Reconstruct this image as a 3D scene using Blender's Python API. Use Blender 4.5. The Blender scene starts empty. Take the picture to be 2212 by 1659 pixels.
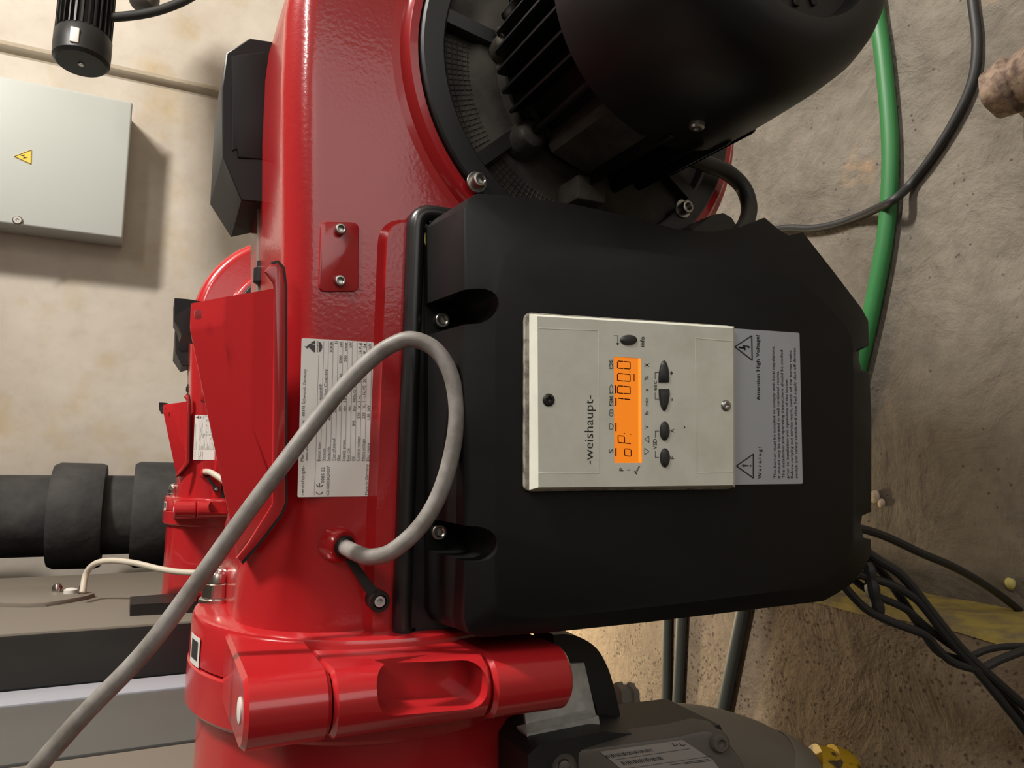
import bpy, bmesh, math, random
from mathutils import Vector, Matrix, noise
random.seed(4)
S = bpy.context.scene
COL = S.collection
PI = math.pi

# ---------------------------------------------------------------- camera, world, lights, exposure
# The photograph was taken with the phone on its side, so the camera is rolled by about 94 degrees.
F = 1597.0            # focal length in pixels of the 2212 px wide frame
CZ = 1.0              # camera height above the floor
def _n(v): return Vector(v).normalized()
_dn = _n((605 - 829.5, 4430 - 1106, F))
_y = Vector((697 - 829.5, 331 - 1106, F)).normalized()
_y = (_y - _dn * _y.dot(_dn)).normalized()
_z = -_dn
_x = _y.cross(_dn) * -1
_x = _y.cross(_z)
def ray(px, py):
    d = Vector((1659 - py - 829.5, px - 1106, F))
    return Vector((d.dot(_x), d.dot(_y), d.dot(_z)))
CAM = Vector((0, 0, CZ))
cd = bpy.data.cameras.new('camera'); cam = bpy.data.objects.new('camera', cd); COL.objects.link(cam)
cd.sensor_fit = 'HORIZONTAL'; cd.sensor_width = 36.0; cd.lens = F / 2212 * 36.0
cd.clip_start = 0.02
fw = ray(1106, 829.5).normalized()
rt = (ray(1206, 829.5) - ray(1106, 829.5)).normalized()
up = (ray(1106, 729.5) - ray(1106, 829.5)).normalized()
cam.matrix_world = Matrix(((rt.x, up.x, -fw.x, CAM.x), (rt.y, up.y, -fw.y, CAM.y), (rt.z, up.z, -fw.z, CAM.z), (0, 0, 0, 1)))
S.camera = cam
S.view_settings.view_transform = 'Standard'; S.view_settings.look = 'None'
S.view_settings.gamma = 1.0; S.view_settings.use_curve_mapping = False
S.view_settings.exposure = 0.0
w = bpy.data.worlds.new('world'); S.world = w; w.use_nodes = True
w.node_tree.nodes['Background'].inputs[0].default_value = (0.9, 0.92, 1, 1)
w.node_tree.nodes['Background'].inputs[1].default_value = 0.02
def area(name, loc, target, sx, sy, power, col):
    l = bpy.data.lights.new(name, 'AREA'); l.shape = 'RECTANGLE'; l.size = sx; l.size_y = sy; l.energy = power; l.color = col
    o = bpy.data.objects.new(name, l); COL.objects.link(o); o.location = loc
    o.rotation_euler = (Vector(target) - Vector(loc)).to_track_quat('-Z', 'Y').to_euler()
    return o
area('ceiling_lamp_light', (3.28, 1.05, 3.32), (2.0, 1.5, 0), 0.2, 0.9, 300, (1, 0.95, 0.88))
area('rear_ceiling_lamp_light', (2.2, -0.9, 3.1), (1.4, -0.3, 0.6), 1.2, 0.2, 38, (1, 0.95, 0.9))

area('gap_fill_light', (-0.30, 1.72, 0.46), (-0.36, 1.5, 0.14), 0.08, 0.08, 8.0, (1, 0.8, 0.5))  # added warm fill brightening the plinth behind the burner; no fixture stands there

# ---------------------------------------------------------------- pixel rays to points on real planes
def aY(px, py, y): r = ray(px, py); return CAM + r * (y / r.y)
def aZ(px, py, z): r = ray(px, py); return CAM + r * ((z - CZ) / r.z)
def aX(px, py, x): r = ray(px, py); return CAM + r * (x / r.x)
TN = Vector((0, -1, 0.15)).normalized(); TO = Vector((0, 0.5, 0.65))      # front of the control cover leans back a little
def aT(px, py, off=0.0):
    r = ray(px, py); o = TO + TN * off
    return CAM + r * ((o - CAM).dot(TN) / r.dot(TN))

# ---------------------------------------------------------------- materials
def mat(name, col, rough=0.5, metal=0.0, coat=0.0, bump=None, vary=None, emit=None, spec=0.5, rvar=None):
    m = bpy.data.materials.new(name); m.use_nodes = True
    nt = m.node_tree; b = nt.nodes['Principled BSDF']
    b.inputs['Base Color'].default_value = (*col, 1); b.inputs['Roughness'].default_value = rough
    b.inputs['Metallic'].default_value = metal; b.inputs['Coat Weight'].default_value = coat
    b.inputs['Coat Roughness'].default_value = 0.05; b.inputs['Specular IOR Level'].default_value = spec
    tc = nt.nodes.new('ShaderNodeTexCoord')
    def noise_node(scale, detail=3, rough_=0.5):
        t = nt.nodes.new('ShaderNodeTexNoise'); t.inputs['Scale'].default_value = scale
        t.inputs['Detail'].default_value = detail; t.inputs['Roughness'].default_value = rough_
        nt.links.new(tc.outputs['Object'], t.inputs['Vector']); return t
    def ramp(src, stops):
        r = nt.nodes.new('ShaderNodeValToRGB'); e = r.color_ramp.elements
        while len(e) < len(stops): e.new(0.5)
        for i, (p, c) in enumerate(stops): e[i].position = p; e[i].color = (*c, 1)
        nt.links.new(src, r.inputs[0]); return r
    if vary:
        cur = None
        for (scale, detail, stops, fac) in vary:
            r = ramp(noise_node(scale, detail, 0.6).outputs['Fac'], stops)
            if cur is None and fac >= 1: cur = r.outputs[0]
            else:
                mx = nt.nodes.new('ShaderNodeMix'); mx.data_type = 'RGBA'; mx.blend_type = 'MULTIPLY'
                mx.inputs[0].default_value = fac
                if cur is None: mx.inputs[6].default_value = (*col, 1)
                else: nt.links.new(cur, mx.inputs[6])
                nt.links.new(r.outputs[0], mx.inputs[7]); cur = mx.outputs[2]
        nt.links.new(cur, b.inputs['Base Color'])
    if rvar:
        sc, lo, hi = rvar
        mr = nt.nodes.new('ShaderNodeMapRange'); mr.inputs['From Min'].default_value = 0.35; mr.inputs['From Max'].default_value = 0.65
        mr.inputs['To Min'].default_value = lo; mr.inputs['To Max'].default_value = hi
        nt.links.new(noise_node(sc, 4).outputs['Fac'], mr.inputs[0]); nt.links.new(mr.outputs[0], b.inputs['Roughness'])
    if bump:
        prev = None
        for (scale, strength, dist) in bump:
            bn = nt.nodes.new('ShaderNodeBump'); bn.inputs['Strength'].default_value = strength; bn.inputs['Distance'].default_value = dist
            nt.links.new(noise_node(scale, 2).outputs['Fac'], bn.inputs['Height'])
            if prev: nt.links.new(prev, bn.inputs['Normal'])
            prev = bn.outputs[0]
        nt.links.new(prev, b.inputs['Normal'])
        if coat: nt.links.new(prev, b.inputs['Coat Normal'])
    if emit:
        b.inputs['Emission Color'].default_value = (*emit[0], 1); b.inputs['Emission Strength'].default_value = emit[1]
    return m
G = lambda v: (v, v, v)
M = {}
M['red'] = mat('red_paint', (0.41, 0.0145, 0.018), 0.22, 0, 0.3, bump=[(260, 0.25, 0.0006), (30, 0.1, 0.002)])
M['red_smooth'] = mat('red_smooth_paint', (0.41, 0.0145, 0.018), 0.2, 0, 0.3, bump=[(90, 0.06, 0.001)])
M['cover'] = mat('black_cover_plastic', G(0.006), 0.42, spec=0.22, bump=[(900, 0.12, 0.0003)], rvar=(14, 0.36, 0.5))
M['cover_rim'] = mat('black_rim_plastic', G(0.014), 0.3)
M['motor'] = mat('black_motor_enamel', G(0.006), 0.42, spec=0.35, bump=[(400, 0.1, 0.0004)], rvar=(9, 0.38, 0.55))
M['fin'] = mat('black_fin_enamel', G(0.005), 0.4, spec=0.3)
M['cast'] = mat('dusty_black_casting', (0.08, 0.07, 0.06), 0.75, bump=[(300, 0.5, 0.0008)], vary=[(18, 4, [(0.35, (0.026, 0.024, 0.02)), (0.65, (0.08, 0.07, 0.055))], 1.0)])
M['ringblack'] = mat('black_ring_paint', G(0.016), 0.42, bump=[(300, 0.1, 0.0003)])
M['blackbox'] = mat('black_box_plastic', G(0.011), 0.45, spec=0.3)
M['rubber'] = mat('black_cable_rubber', G(0.012), 0.55)
M['black_metal'] = mat('black_oxide_steel', (0.018, 0.015, 0.014), 0.45, 0.3)
M['zinc'] = mat('zinc_steel', (0.42, 0.4, 0.37), 0.32, 1.0, bump=[(60, 0.1, 0.0005)])
M['chrome'] = mat('chrome_steel', (0.55, 0.52, 0.48), 0.2, 1.0)
M['galv'] = mat('galvanised_steel', (0.5, 0.5, 0.48), 0.45, 0.4, vary=[(60, 3, [(0.3, (0.42, 0.42, 0.4)), (0.7, (0.66, 0.66, 0.63))], 1.0)])
M['plate'] = mat('silver_nameplate', (0.9, 0.89, 0.85), 0.35, 0.0, bump=[(40, 0.05, 0.0008)])
M['label'] = mat('silver_blue_label', (0.40, 0.425, 0.46), 0.4, 0.35)
M['ink'] = mat('black_ink', G(0.02), 0.6)
M['ink_grey'] = mat('grey_ink', G(0.07), 0.6)
M['device'] = mat('pale_grey_plastic', (0.64, 0.645, 0.56), 0.5, vary=[(30, 4, [(0.4, (0.64, 0.645, 0.56)), (0.75, (0.54, 0.54, 0.455))], 1.0)])
M['device_base'] = mat('grimy_grey_plastic', (0.27, 0.25, 0.2), 0.6, vary=[(90, 4, [(0.35, (0.10, 0.09, 0.07)), (0.55, (0.30, 0.28, 0.23))], 1.0)])
M['lcd'] = mat('orange_backlit_screen', (0.5, 0.14, 0.01), 0.3, emit=((1.0, 0.25, 0.01), 0.62))
M['lcd_edge'] = mat('orange_screen_edge', (0.5, 0.15, 0.01), 0.3, emit=((1.0, 0.33, 0.03), 0.9))
M['lcdink'] = mat('screen_segment', (0.035, 0.008, 0.002), 0.8, spec=0.1)
M['button'] = mat('charcoal_rubber', G(0.022), 0.5)
M['greycable'] = mat('grey_cable_jacket', (0.30, 0.275, 0.25), 0.5, vary=[(45, 4, [(0.35, (0.15, 0.135, 0.118)), (0.65, (0.26, 0.245, 0.23))], 1.0)])
M['creamcable'] = mat('cream_cable_jacket', (0.52, 0.47, 0.38), 0.5)
M['green'] = mat('green_hose', (0.018, 0.145, 0.035), 0.5, bump=[(200, 0.1, 0.0005)])
M['yellowmark'] = mat('yellow_smear', (0.45, 0.4, 0.12), 0.6)
M['whitetape'] = mat('white_sticker', (0.62, 0.6, 0.56), 0.5)
M['door'] = mat('taupe_door_paint', (0.175, 0.152, 0.125), 0.5, spec=0.3, bump=[(500, 0.05, 0.0004)])
M['greypanel'] = mat('grey_panel_paint', (0.082, 0.082, 0.077), 0.45, spec=0.3)
M['whitetrim'] = mat('white_edge_paint', (0.30, 0.31, 0.355), 0.4)
M['darkpanel'] = mat('dark_cladding', (0.004, 0.0044, 0.0055), 0.5, spec=0.12)
M['insul'] = mat('black_pipe_insulation', (0.026, 0.026, 0.025), 0.8, bump=[(25, 0.3, 0.01)], vary=[(9, 4, [(0.35, (0.017, 0.017, 0.018)), (0.7, (0.042, 0.04, 0.036))], 1.0)])
M['cab'] = mat('pale_grey_cabinet_paint', (0.44, 0.46, 0.43), 0.4)
M['yellow'] = mat('warning_yellow', (0.75, 0.5, 0.03), 0.5)
M['conduit'] = mat('beige_conduit', (0.33, 0.28, 0.21), 0.6)
M['gaspipe'] = mat('grey_gas_pipe_paint', (0.20, 0.185, 0.155), 0.55, bump=[(150, 0.25, 0.001)])
M['yellowpaint'] = mat('yellow_flange_paint', (0.45, 0.28, 0.01), 0.45, vary=[(30, 4, [(0.42, (0.06, 0.04, 0.02)), (0.47, (0.5, 0.32, 0.012))], 1.0)])
M['rust'] = mat('rusty_iron', (0.14, 0.08, 0.055), 0.75, vary=[(80, 4, [(0.35, (0.07, 0.04, 0.03)), (0.65, (0.24, 0.17, 0.12))], 1.0)], bump=[(90, 0.5, 0.002)])
M['pebble'] = mat('pale_pebble', (0.5, 0.42, 0.33), 0.8)
M['valve'] = mat('brown_grey_die_cast', (0.085, 0.075, 0.062), 0.55, bump=[(200, 0.2, 0.0006)])
M['paperlabel'] = mat('faded_label', (0.25, 0.23, 0.21), 0.5)
M['teal'] = mat('teal_grey_conduit', (0.035, 0.04, 0.036), 0.55)

def concrete(name, base, dark, spots, rusty=True):
    m = bpy.data.materials.new(name); m.use_nodes = True; nt = m.node_tree; b = nt.nodes['Principled BSDF']
    N = nt.nodes.new; L = nt.links.new
    tc = N('ShaderNodeTexCoord')
    def nz(scale, detail, dist=0.0):
        t = N('ShaderNodeTexNoise'); t.inputs['Scale'].default_value = scale; t.inputs['Detail'].default_value = detail
        t.inputs['Roughness'].default_value = 0.62; t.inputs['Distortion'].default_value = dist
        L(tc.outputs['Object'], t.inputs['Vector']); return t.outputs['Fac']
    def rp(src, stops):
        r = N('ShaderNodeValToRGB'); e = r.color_ramp.elements
        while len(e) < len(stops): e.new(0.5)
        for i, (p, c) in enumerate(stops): e[i].position = p; e[i].color = (*c, 1)
        L(src, r.inputs[0]); return r.outputs[0]
    def mix(a, c, fac, mode='MIX'):
        x = N('ShaderNodeMix'); x.data_type = 'RGBA'; x.blend_type = mode
        if isinstance(fac, float): x.inputs[0].default_value = fac
        else: L(fac, x.inputs[0])
        for s, i in ((a, 6), (c, 7)):
            if isinstance(s, tuple): x.inputs[i].default_value = (*s, 1)
            else: L(s, x.inputs[i])
        return x.outputs[2]
    c = rp(nz(3.2, 8, 0.6), [(0.3, dark), (0.5, base), (0.72, tuple(v * 1.18 for v in base))])
    c = mix(c, rp(nz(30, 6, 0.4), [(0.3, (0.72, 0.7, 0.68)), (0.6, (1.06, 1.05, 1.03))]), 0.7, 'MULTIPLY')
    if rusty: c = mix(c, (0.33, 0.2, 0.11), rp(nz(8, 6, 0.2), [(0.63, G(0)), (0.76, G(0.75))]))
    c = mix(c, (0.07, 0.06, 0.05), rp(nz(5.5, 7, 0.8), [(0.6, G(0)), (0.78, G(0.6))]))
    v = N('ShaderNodeTexVoronoi'); v.inputs['Scale'].default_value = spots[0]; L(tc.outputs['Object'], v.inputs['Vector'])
    sp = rp(v.outputs['Distance'], [(spots[1] * 0.6, G(1)), (spots[1], G(0))])
    gate = rp(nz(16, 3), [(0.5, G(0)), (0.56, G(1))] if rusty else [(0.42, G(0)), (0.52, G(0.9))])
    f = N('ShaderNodeMath'); f.operation = 'MULTIPLY'; L(sp, f.inputs[0]); L(gate, f.inputs[1])
    c = mix(c, spots[2], f.outputs[0])
    L(c, b.inputs['Base Color']); b.inputs['Roughness'].default_value = 0.85
    b1 = N('ShaderNodeBump'); b1.inputs['Strength'].default_value = 0.5; b1.inputs['Distance'].default_value = 0.006; L(nz(45, 6), b1.inputs['Height'])
    b2 = N('ShaderNodeBump'); b2.inputs['Strength'].default_value = 0.6; b2.inputs['Distance'].default_value = 0.02; L(nz(9, 6, 0.5), b2.inputs['Height']); L(b1.outputs[0], b2.inputs['Normal'])
    L(b2.outputs[0], b.inputs['Normal'])
    return m
M['ceil'] = mat('grey_ceiling', (0.22, 0.2, 0.18), 0.85)
M['daylit_glass'] = mat('daylit_frosted_glass', (0.3, 0.32, 0.34), 0.3, emit=((1.0, 0.97, 0.93), 1.75))
M['floor'] = concrete('worn_concrete', (0.155, 0.137, 0.11), (0.095, 0.081, 0.062), (60, 0.16, (0.06, 0.05, 0.04)))
M['plinth'] = concrete('speckled_plinth_concrete', (0.155, 0.117, 0.077), (0.095, 0.067, 0.042), (120, 0.36, (0.045, 0.029, 0.018)), False)
M['plinthyellow'] = mat('worn_yellow_edge_paint', (0.38, 0.3, 0.06), 0.8, vary=[(22, 6, [(0.38, (0.13, 0.10, 0.06)), (0.6, (0.28, 0.22, 0.045))], 1.0)], bump=[(40, 0.5, 0.004)])
M['wall'] = mat('stained_beige_plaster', (0.62, 0.55, 0.465), 0.8,
    vary=[(1.6, 6, [(0.3, (0.43, 0.375, 0.305)), (0.6, (0.545, 0.495, 0.425))], 1.0), (2.6, 7, [(0.56, (1, 1, 1)), (0.72, (0.9, 0.77, 0.52))], 0.85), (14, 5, [(0.3, (0.86, 0.85, 0.83)), (0.5, (1, 1, 1))], 0.5)], bump=[(8, 0.2, 0.02)])

# ---------------------------------------------------------------- mesh helpers
def root_loc(p):
    v = Vector((0, 0, 0))
    while p is not None: v += p.location; p = p.parent
    return v
def obj(name, bm, m, parent=None, smooth=35, label=None):
    """Links the bmesh (world coordinates) as one mesh object."""
    bmesh.ops.remove_doubles(bm, verts=bm.verts, dist=1e-6)
    bmesh.ops.recalc_face_normals(bm, faces=bm.faces)
    for f in bm.faces: f.smooth = True
    for e in bm.edges:
        if len(e.link_faces) == 2 and e.calc_face_angle(0) > math.radians(smooth): e.smooth = False
    if parent is None:
        xs = [v.co for v in bm.verts]
        base = Vector(((min(c.x for c in xs) + max(c.x for c in xs)) / 2, (min(c.y for c in xs) + max(c.y for c in xs)) / 2, min(c.z for c in xs)))
    else: base = root_loc(parent)
    bmesh.ops.translate(bm, verts=bm.verts, vec=-base)
    me = bpy.data.meshes.new(name); bm.to_mesh(me); bm.free()
    mats = m if isinstance(m, (list, tuple)) else [m]
    for k in mats: me.materials.append(M[k])
    o = bpy.data.objects.new(name, me); COL.objects.link(o)
    if parent is None: o.location = base
    else: o.parent = parent
    if label: o['label'] = label
    return o
def thing(name, label, cat, loc, group=None):
    o = bpy.data.objects.new(name, None); COL.objects.link(o); o.location = loc; o.empty_display_size = 0.05
    return tag(o, label, cat, group)
def tag(o, label, cat, group=None):
    o['label'] = label; o['category'] = cat
    if group: o['group'] = group
    return o
def struct(o): o['kind'] = 'structure'; return o
def loft(bm, loops, closed=True, cap0=True, cap1=True):
    R = [[bm.verts.new(p) for p in lp] for lp in loops]
    n = len(R[0])
    for a, b in zip(R, R[1:]):
        for i in range(n if closed else n - 1):
            j = (i + 1) % n
            try: bm.faces.new((a[i], a[j], b[j], b[i]))
            except ValueError: pass
    if cap0: bm.faces.new(R[0])
    if cap1: bm.faces.new(R[-1][::-1])
    return R
def prism(bm, pts, vec): loft(bm, [pts, [Vector(p) + Vector(vec) for p in pts]])
def inset_poly(pts, n, d):
    """Moves a planar polygon's corners inwards by d (n is its normal)."""
    out = []; k = len(pts); c = sum(pts, Vector()) / k
    ar = sum(((pts[i] - c).cross(pts[(i + 1) % k] - c)).dot(n) for i in range(k)); s = 1 if ar > 0 else -1
    for i in range(k):
        a, b, e = pts[i - 1], pts[i], pts[(i + 1) % k]
        n1 = n.cross((b - a)).normalized() * s; n2 = n.cross((e - b)).normalized() * s
        m = n1 + n2
        if m.length < 1e-6: m = n1
        m.normalize(); out.append(b + m * (d / max(0.4, m.dot(n1))))
    return out
def plate(bm, pts, n, th, bev=0.0):
    """A plate whose top outline is pts (facing n), th thick, with a chamfered top edge."""
    pts = [Vector(p) for p in pts]; n = Vector(n).normalized()
    low = [p - n * th for p in pts]
    if bev > 0:
        mid = [p - n * bev for p in pts]; mid2 = [p - n * bev * 0.3 for p in inset_poly(pts, n, bev * 0.3)]
        loft(bm, [low, mid, mid2, inset_poly(pts, n, bev)])
    else: loft(bm, [low, pts])
def rounded(pts, r, seg=5):
    """Rounds every corner of a closed polygon."""
    out = []; k = len(pts); pts = [Vector(p) for p in pts]
    for i in range(k):
        a, b, c = pts[i - 1], pts[i], pts[(i + 1) % k]
        rr = min(r, (a - b).length * 0.48, (c - b).length * 0.48)
        p, q = b + (a - b).normalized() * rr, b + (c - b).normalized() * rr
        for s in range(seg + 1):
            t = s / seg; out.append(p.lerp(b, t).lerp(b.lerp(q, t), t))
    return out
def basis(axis):
    a = Vector(axis).normalized(); h = Vector((0, 0, 1)) if abs(a.z) < 0.9 else Vector((1, 0, 0))
    u = h.cross(a).normalized(); return u, a.cross(u), a
def lathe(bm, prof, o, axis, seg=32, cap0=True, cap1=True, rad=None, arc=None):
    """prof is a list of (distance along axis, radius)."""
    u, v, a = basis(axis); o = Vector(o); loops = []
    for d, r in prof:
        lp = []
        for i in range(seg):
            t = 2 * PI * i / seg; rr = r if rad is None else rad(r, t, d)
            lp.append(o + a * d + (u * math.cos(t) + v * math.sin(t)) * rr)
        loops.append(lp)
    loft(bm, loops, True, cap0, cap1)
def cyl(bm, a, b, r, seg=20, r2=None):
    a, b = Vector(a), Vector(b); lathe(bm, [(0, r), ((b - a).length, r if r2 is None else r2)], a, b - a, seg)
def box(bm, lo, hi, bev=0.0, seg=2):
    x0, y0, z0 = lo; x1, y1, z1 = hi; b2 = bmesh.new()
    bmesh.ops.create_cube(b2, size=1.0)
    for v in b2.verts: v.co = Vector(((x0 + x1) / 2 + v.co.x * (x1 - x0), (y0 + y1) / 2 + v.co.y * (y1 - y0), (z0 + z1) / 2 + v.co.z * (z1 - z0)))
    if bev: bmesh.ops.bevel(b2, geom=list(b2.edges), offset=bev, segments=seg, affect='EDGES', profile=0.5)
    merge(bm, b2)
def merge(bm, b2):
    me = bpy.data.meshes.new('tmp'); b2.to_mesh(me); b2.free(); bm.from_mesh(me); bpy.data.meshes.remove(me)
def spline(pts, n=8):
    P = [Vector(p) for p in pts]; out = []
    for i in range(len(P) - 1):
        a = P[i - 1] if i else P[0] * 2 - P[1]; b, c = P[i], P[i + 1]; d = P[i + 2] if i + 2 < len(P) else P[-1] * 2 - P[-2]
        for s in range(n):
            t = s / n; out.append(0.5 * ((2 * b) + (c - a) * t + (2 * a - 5 * b + 4 * c - d) * t * t + (3 * b - a - 3 * c + d) * t ** 3))
    out.append(P[-1]); return out
def tube(bm, pts, r, seg=14, smooth_n=8, rfun=None):
    P = spline(pts, smooth_n) if smooth_n else [Vector(p) for p in pts]
    t0 = (P[1] - P[0]).normalized(); u = basis(t0)[0]; loops = []
    for i, p in enumerate(P):
        t = (P[min(i + 1, len(P) - 1)] - P[max(i - 1, 0)]).normalized()
        u = (u - t * u.dot(t)).normalized(); v = t.cross(u)
        rr = r if rfun is None else rfun(i / (len(P) - 1)) * r
        loops.append([p + (u * math.cos(2 * PI * k / seg) + v * math.sin(2 * PI * k / seg)) * rr for k in range(seg)])
    loft(bm, loops)
def socket_screw(bm, o, axis, r, h=None, washer=0.0):
    """Socket head cap screw with a real hexagonal recess; o is the seat, axis points outwards."""
    h = h or r * 1.1; o = Vector(o); ax = Vector(axis).normalized()
    if washer:
        lathe(bm, [(0, washer), (0.0012, washer), (0.0016, washer * 0.95), (0.0016, r * 0.9)], o, ax, 28); o = o + ax * 0.0016
    hexr = lambda rr, t, d: rr if rr > r * 0.6 else rr * math.cos(PI / 6) / math.cos(((t + PI / 6) % (PI / 3)) - PI / 6)
    lathe(bm, [(0, r), (h * 0.82, r), (h * 0.95, r * 0.95), (h, r * 0.86), (h, r * 0.66), (h * 0.9, r * 0.56), (h * 0.35, r * 0.54), (h * 0.3, r * 0.05)], o, ax, 30, rad=hexr)
def cross_screw(bm, o, axis, r):
    """Domed screw head with a crossed recess cut as four grooves."""
    dr = lambda rr, t, d: rr
    lathe(bm, [(0, r), (r * 0.12, r), (r * 0.3, r * 0.82), (r * 0.36, r * 0.5), (r * 0.1, r * 0.32), (r * 0.02, r * 0.04)], o, axis, 24, rad=lambda rr, t, d: rr if rr > r * 0.55 else rr * (0.75 + 0.45 * abs(math.cos(2 * t))))
_cap = None
def text_mesh(s, bold=0.0):
    c = bpy.data.curves.new('t', 'FONT'); c.body = s; c.size = 1.0; c.resolution_u = 2; c.offset = bold
    o = bpy.data.objects.new('t', c); COL.objects.link(o)
    dg = bpy.context.evaluated_depsgraph_get(); me = bpy.data.meshes.new_from_object(o.evaluated_get(dg))
    bpy.data.objects.remove(o); bpy.data.curves.remove(c); return me
def text_px(bm, s, p0, p1, h, surf, bold=0.0):
    """Writes s with its baseline from the pixel p0 to p1 and capitals h pixels high, on the surface surf(px, py)."""
    global _cap
    if _cap is None:
        hm = text_mesh('H'); _cap = max(v.co.y for v in hm.vertices); bpy.data.meshes.remove(hm)
    me = text_mesh(s, bold)
    if not me.vertices: return
    x0 = min(v.co.x for v in me.vertices); x1 = max(v.co.x for v in me.vertices)
    o = surf(*p0); ex = surf(*p1) - o; ez = surf(p0[0] - h, p0[1]) - o
    for v in me.vertices: v.co = o + ex * ((v.co.x - x0) / (x1 - x0)) + ez * (v.co.y / _cap)
    bm.from_mesh(me); bpy.data.meshes.remove(me)
def stroke(bm, pts, wpx, surf, closed=False):
    """A line of constant width drawn flat on a surface, given in pixels."""
    P = [Vector((a, b)) for a, b in pts]
    if closed: P = P + [P[0], P[1]]
    for a, b in zip(P, P[1:] if not closed else P[1:]):
        d = (b - a).normalized(); q = Vector((-d.y, d.x)) * wpx / 2; a2, b2 = a - d * wpx * 0.3, b + d * wpx * 0.3
        bm.faces.new([bm.verts.new(surf(*v)) for v in (a2 + q, b2 + q, b2 - q, a2 - q)])
def fill(bm, pts, surf): bm.faces.new([bm.verts.new(surf(*p)) for p in pts])
def boolean(o, cutters):
    for c in cutters:
        md = o.modifiers.new('cut', 'BOOLEAN'); md.operation = 'DIFFERENCE'; md.solver = 'EXACT'; md.object = c
    bpy.context.view_layer.update()
    dg = bpy.context.evaluated_depsgraph_get(); me = bpy.data.meshes.new_from_object(o.evaluated_get(dg))
    old = o.data; o.modifiers.clear(); o.data = me
    me.name = old.name + '_cut'
    for c in cutters: bpy.data.objects.remove(c)
    bm = bmesh.new(); bm.from_mesh(me)
    for f in bm.faces: f.smooth = True
    for e in bm.edges: e.smooth = not (len(e.link_faces) == 2 and e.calc_face_angle(0) > math.radians(32))
    bm.to_mesh(me); bm.free()
    while len(me.materials) > 1: me.materials.pop()
    return o
def dup(root, delta, label):
    r = root.copy(); COL.objects.link(r); r.location = root.location + Vector(delta); r['label'] = label
    for ch in list(root.children):
        c = ch.copy(); COL.objects.link(c); c.parent = r
        for g in list(ch.children):
            d = g.copy(); COL.objects.link(d); d.parent = c
    return r

# ================================================================ the room
def slab(name, lo, hi, m):
    bm = bmesh.new(); box(bm, lo, hi); return struct(obj(name, bm, m))
WY = 3.7
slab('floor', (-2.6, -1.7, -0.1), (3.9, WY, 0), 'floor')
slab('wall_back', (-2.6, WY, 0), (3.9, WY + 0.15, 3.5), 'wall')
slab('wall_front', (-2.6, -1.85, 0), (3.9, -1.7, 3.5), 'ceil')
slab('wall_left', (-2.75, -1.85, 0), (-2.6, WY + 0.15, 3.5), 'wall')
slab('wall_right', (3.9, -1.85, 0), (4.05, WY + 0.15, 3.5), 'wall')
slab('ceiling', (-2.75, -1.85, 3.5), (4.05, WY + 0.15, 3.6), 'ceil')

# glazed door in the wall behind the camera: daylight comes through its frosted pane
bm = bmesh.new(); box(bm, (0.50, -1.70, 0), (0.58, -1.64, 2.12), .004); box(bm, (1.72, -1.70, 0), (1.80, -1.64, 2.12), .004); box(bm, (0.58, -1.70, 2.04), (1.72, -1.64, 2.12), .004)
dr1 = struct(obj('door_1', bm, 'greypanel'))
bm = bmesh.new(); box(bm, (0.58, -1.695, 0.02), (1.72, -1.67, 2.04), .002); obj('door_pane', bm, 'daylit_glass', dr1)

# boiler plinth with its worn yellow edge
PX0 = -0.187; PH = 0.14
pl = thing('concrete_plinth', 'low speckled concrete plinth under the boilers with worn yellow edge', 'plinth', (-1.2, 1.2, 0))
bm = bmesh.new(); box(bm, (-2.58, -0.6, 0.0), (PX0 - 0.004, 3.3, PH), 0.012, 3); obj('block', bm, 'plinth', pl)
bm = bmesh.new()
seg = 60; L0 = []
random.seed(2)
for i in range(seg + 1):
    y = -0.6 + 3.9 * i / seg; j = lambda a: random.uniform(-a, a)
    L0.append([Vector((PX0 + j(.004) + 0.006, y, 0.0)), Vector((PX0 + j(.004) + 0.002, y, 0.06)), Vector((PX0 + j(.003), y, PH - 0.012)), Vector((PX0 - 0.006 + j(.001), y, PH + 0.0008)), Vector((PX0 - 0.012 + j(.004), y, PH + 0.001)), Vector((PX0 - 0.012, y, 0.0))])
loft(bm, L0); obj('yellow_edge', bm, 'plinthyellow', pl)

# ================================================================ boilers
XB = -0.45
def boiler(name, yc, near, label):
    b = thing(name, label, 'boiler', (-1.4, yc, PH))
    bm = bmesh.new(); box(bm, (-2.4, yc - 0.82, PH + 0.003), (XB - 0.06, yc + 0.79, 1.95), 0.01); obj('cladding', bm, 'darkpanel', b)
    bm = bmesh.new(); box(bm, (XB - 0.058, yc - 0.36, PH + 0.05), (XB, yc + 0.5, 1.8), 0.006); obj('door', bm, 'door', b)
    return b
b1 = boiler('boiler', 0.77, True, 'near boiler at the picture edge with grey front panel and white trim')
bm = bmesh.new(); box(bm, (XB - 0.055, 1.285, PH + 0.02), (XB - 0.002, 1.556, 1.93), 0.003); obj('front_panel', bm, 'greypanel', b1)
bm = bmesh.new(); box(bm, (XB - 0.06, 1.56, PH), (XB + 0.0, 1.645, 1.95), 0.004); obj('edge_trim', bm, 'whitetrim', b1)
b2 = boiler('boiler', 2.49, False, 'far boiler with taupe door, black side panel and oval cover plate')
bm = bmesh.new(); box(bm, (XB - 0.058, 1.67, PH + 0.02), (XB - 0.004, 2.12, 1.93), 0.004); obj('side_panel', bm, 'darkpanel', b2)
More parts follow.
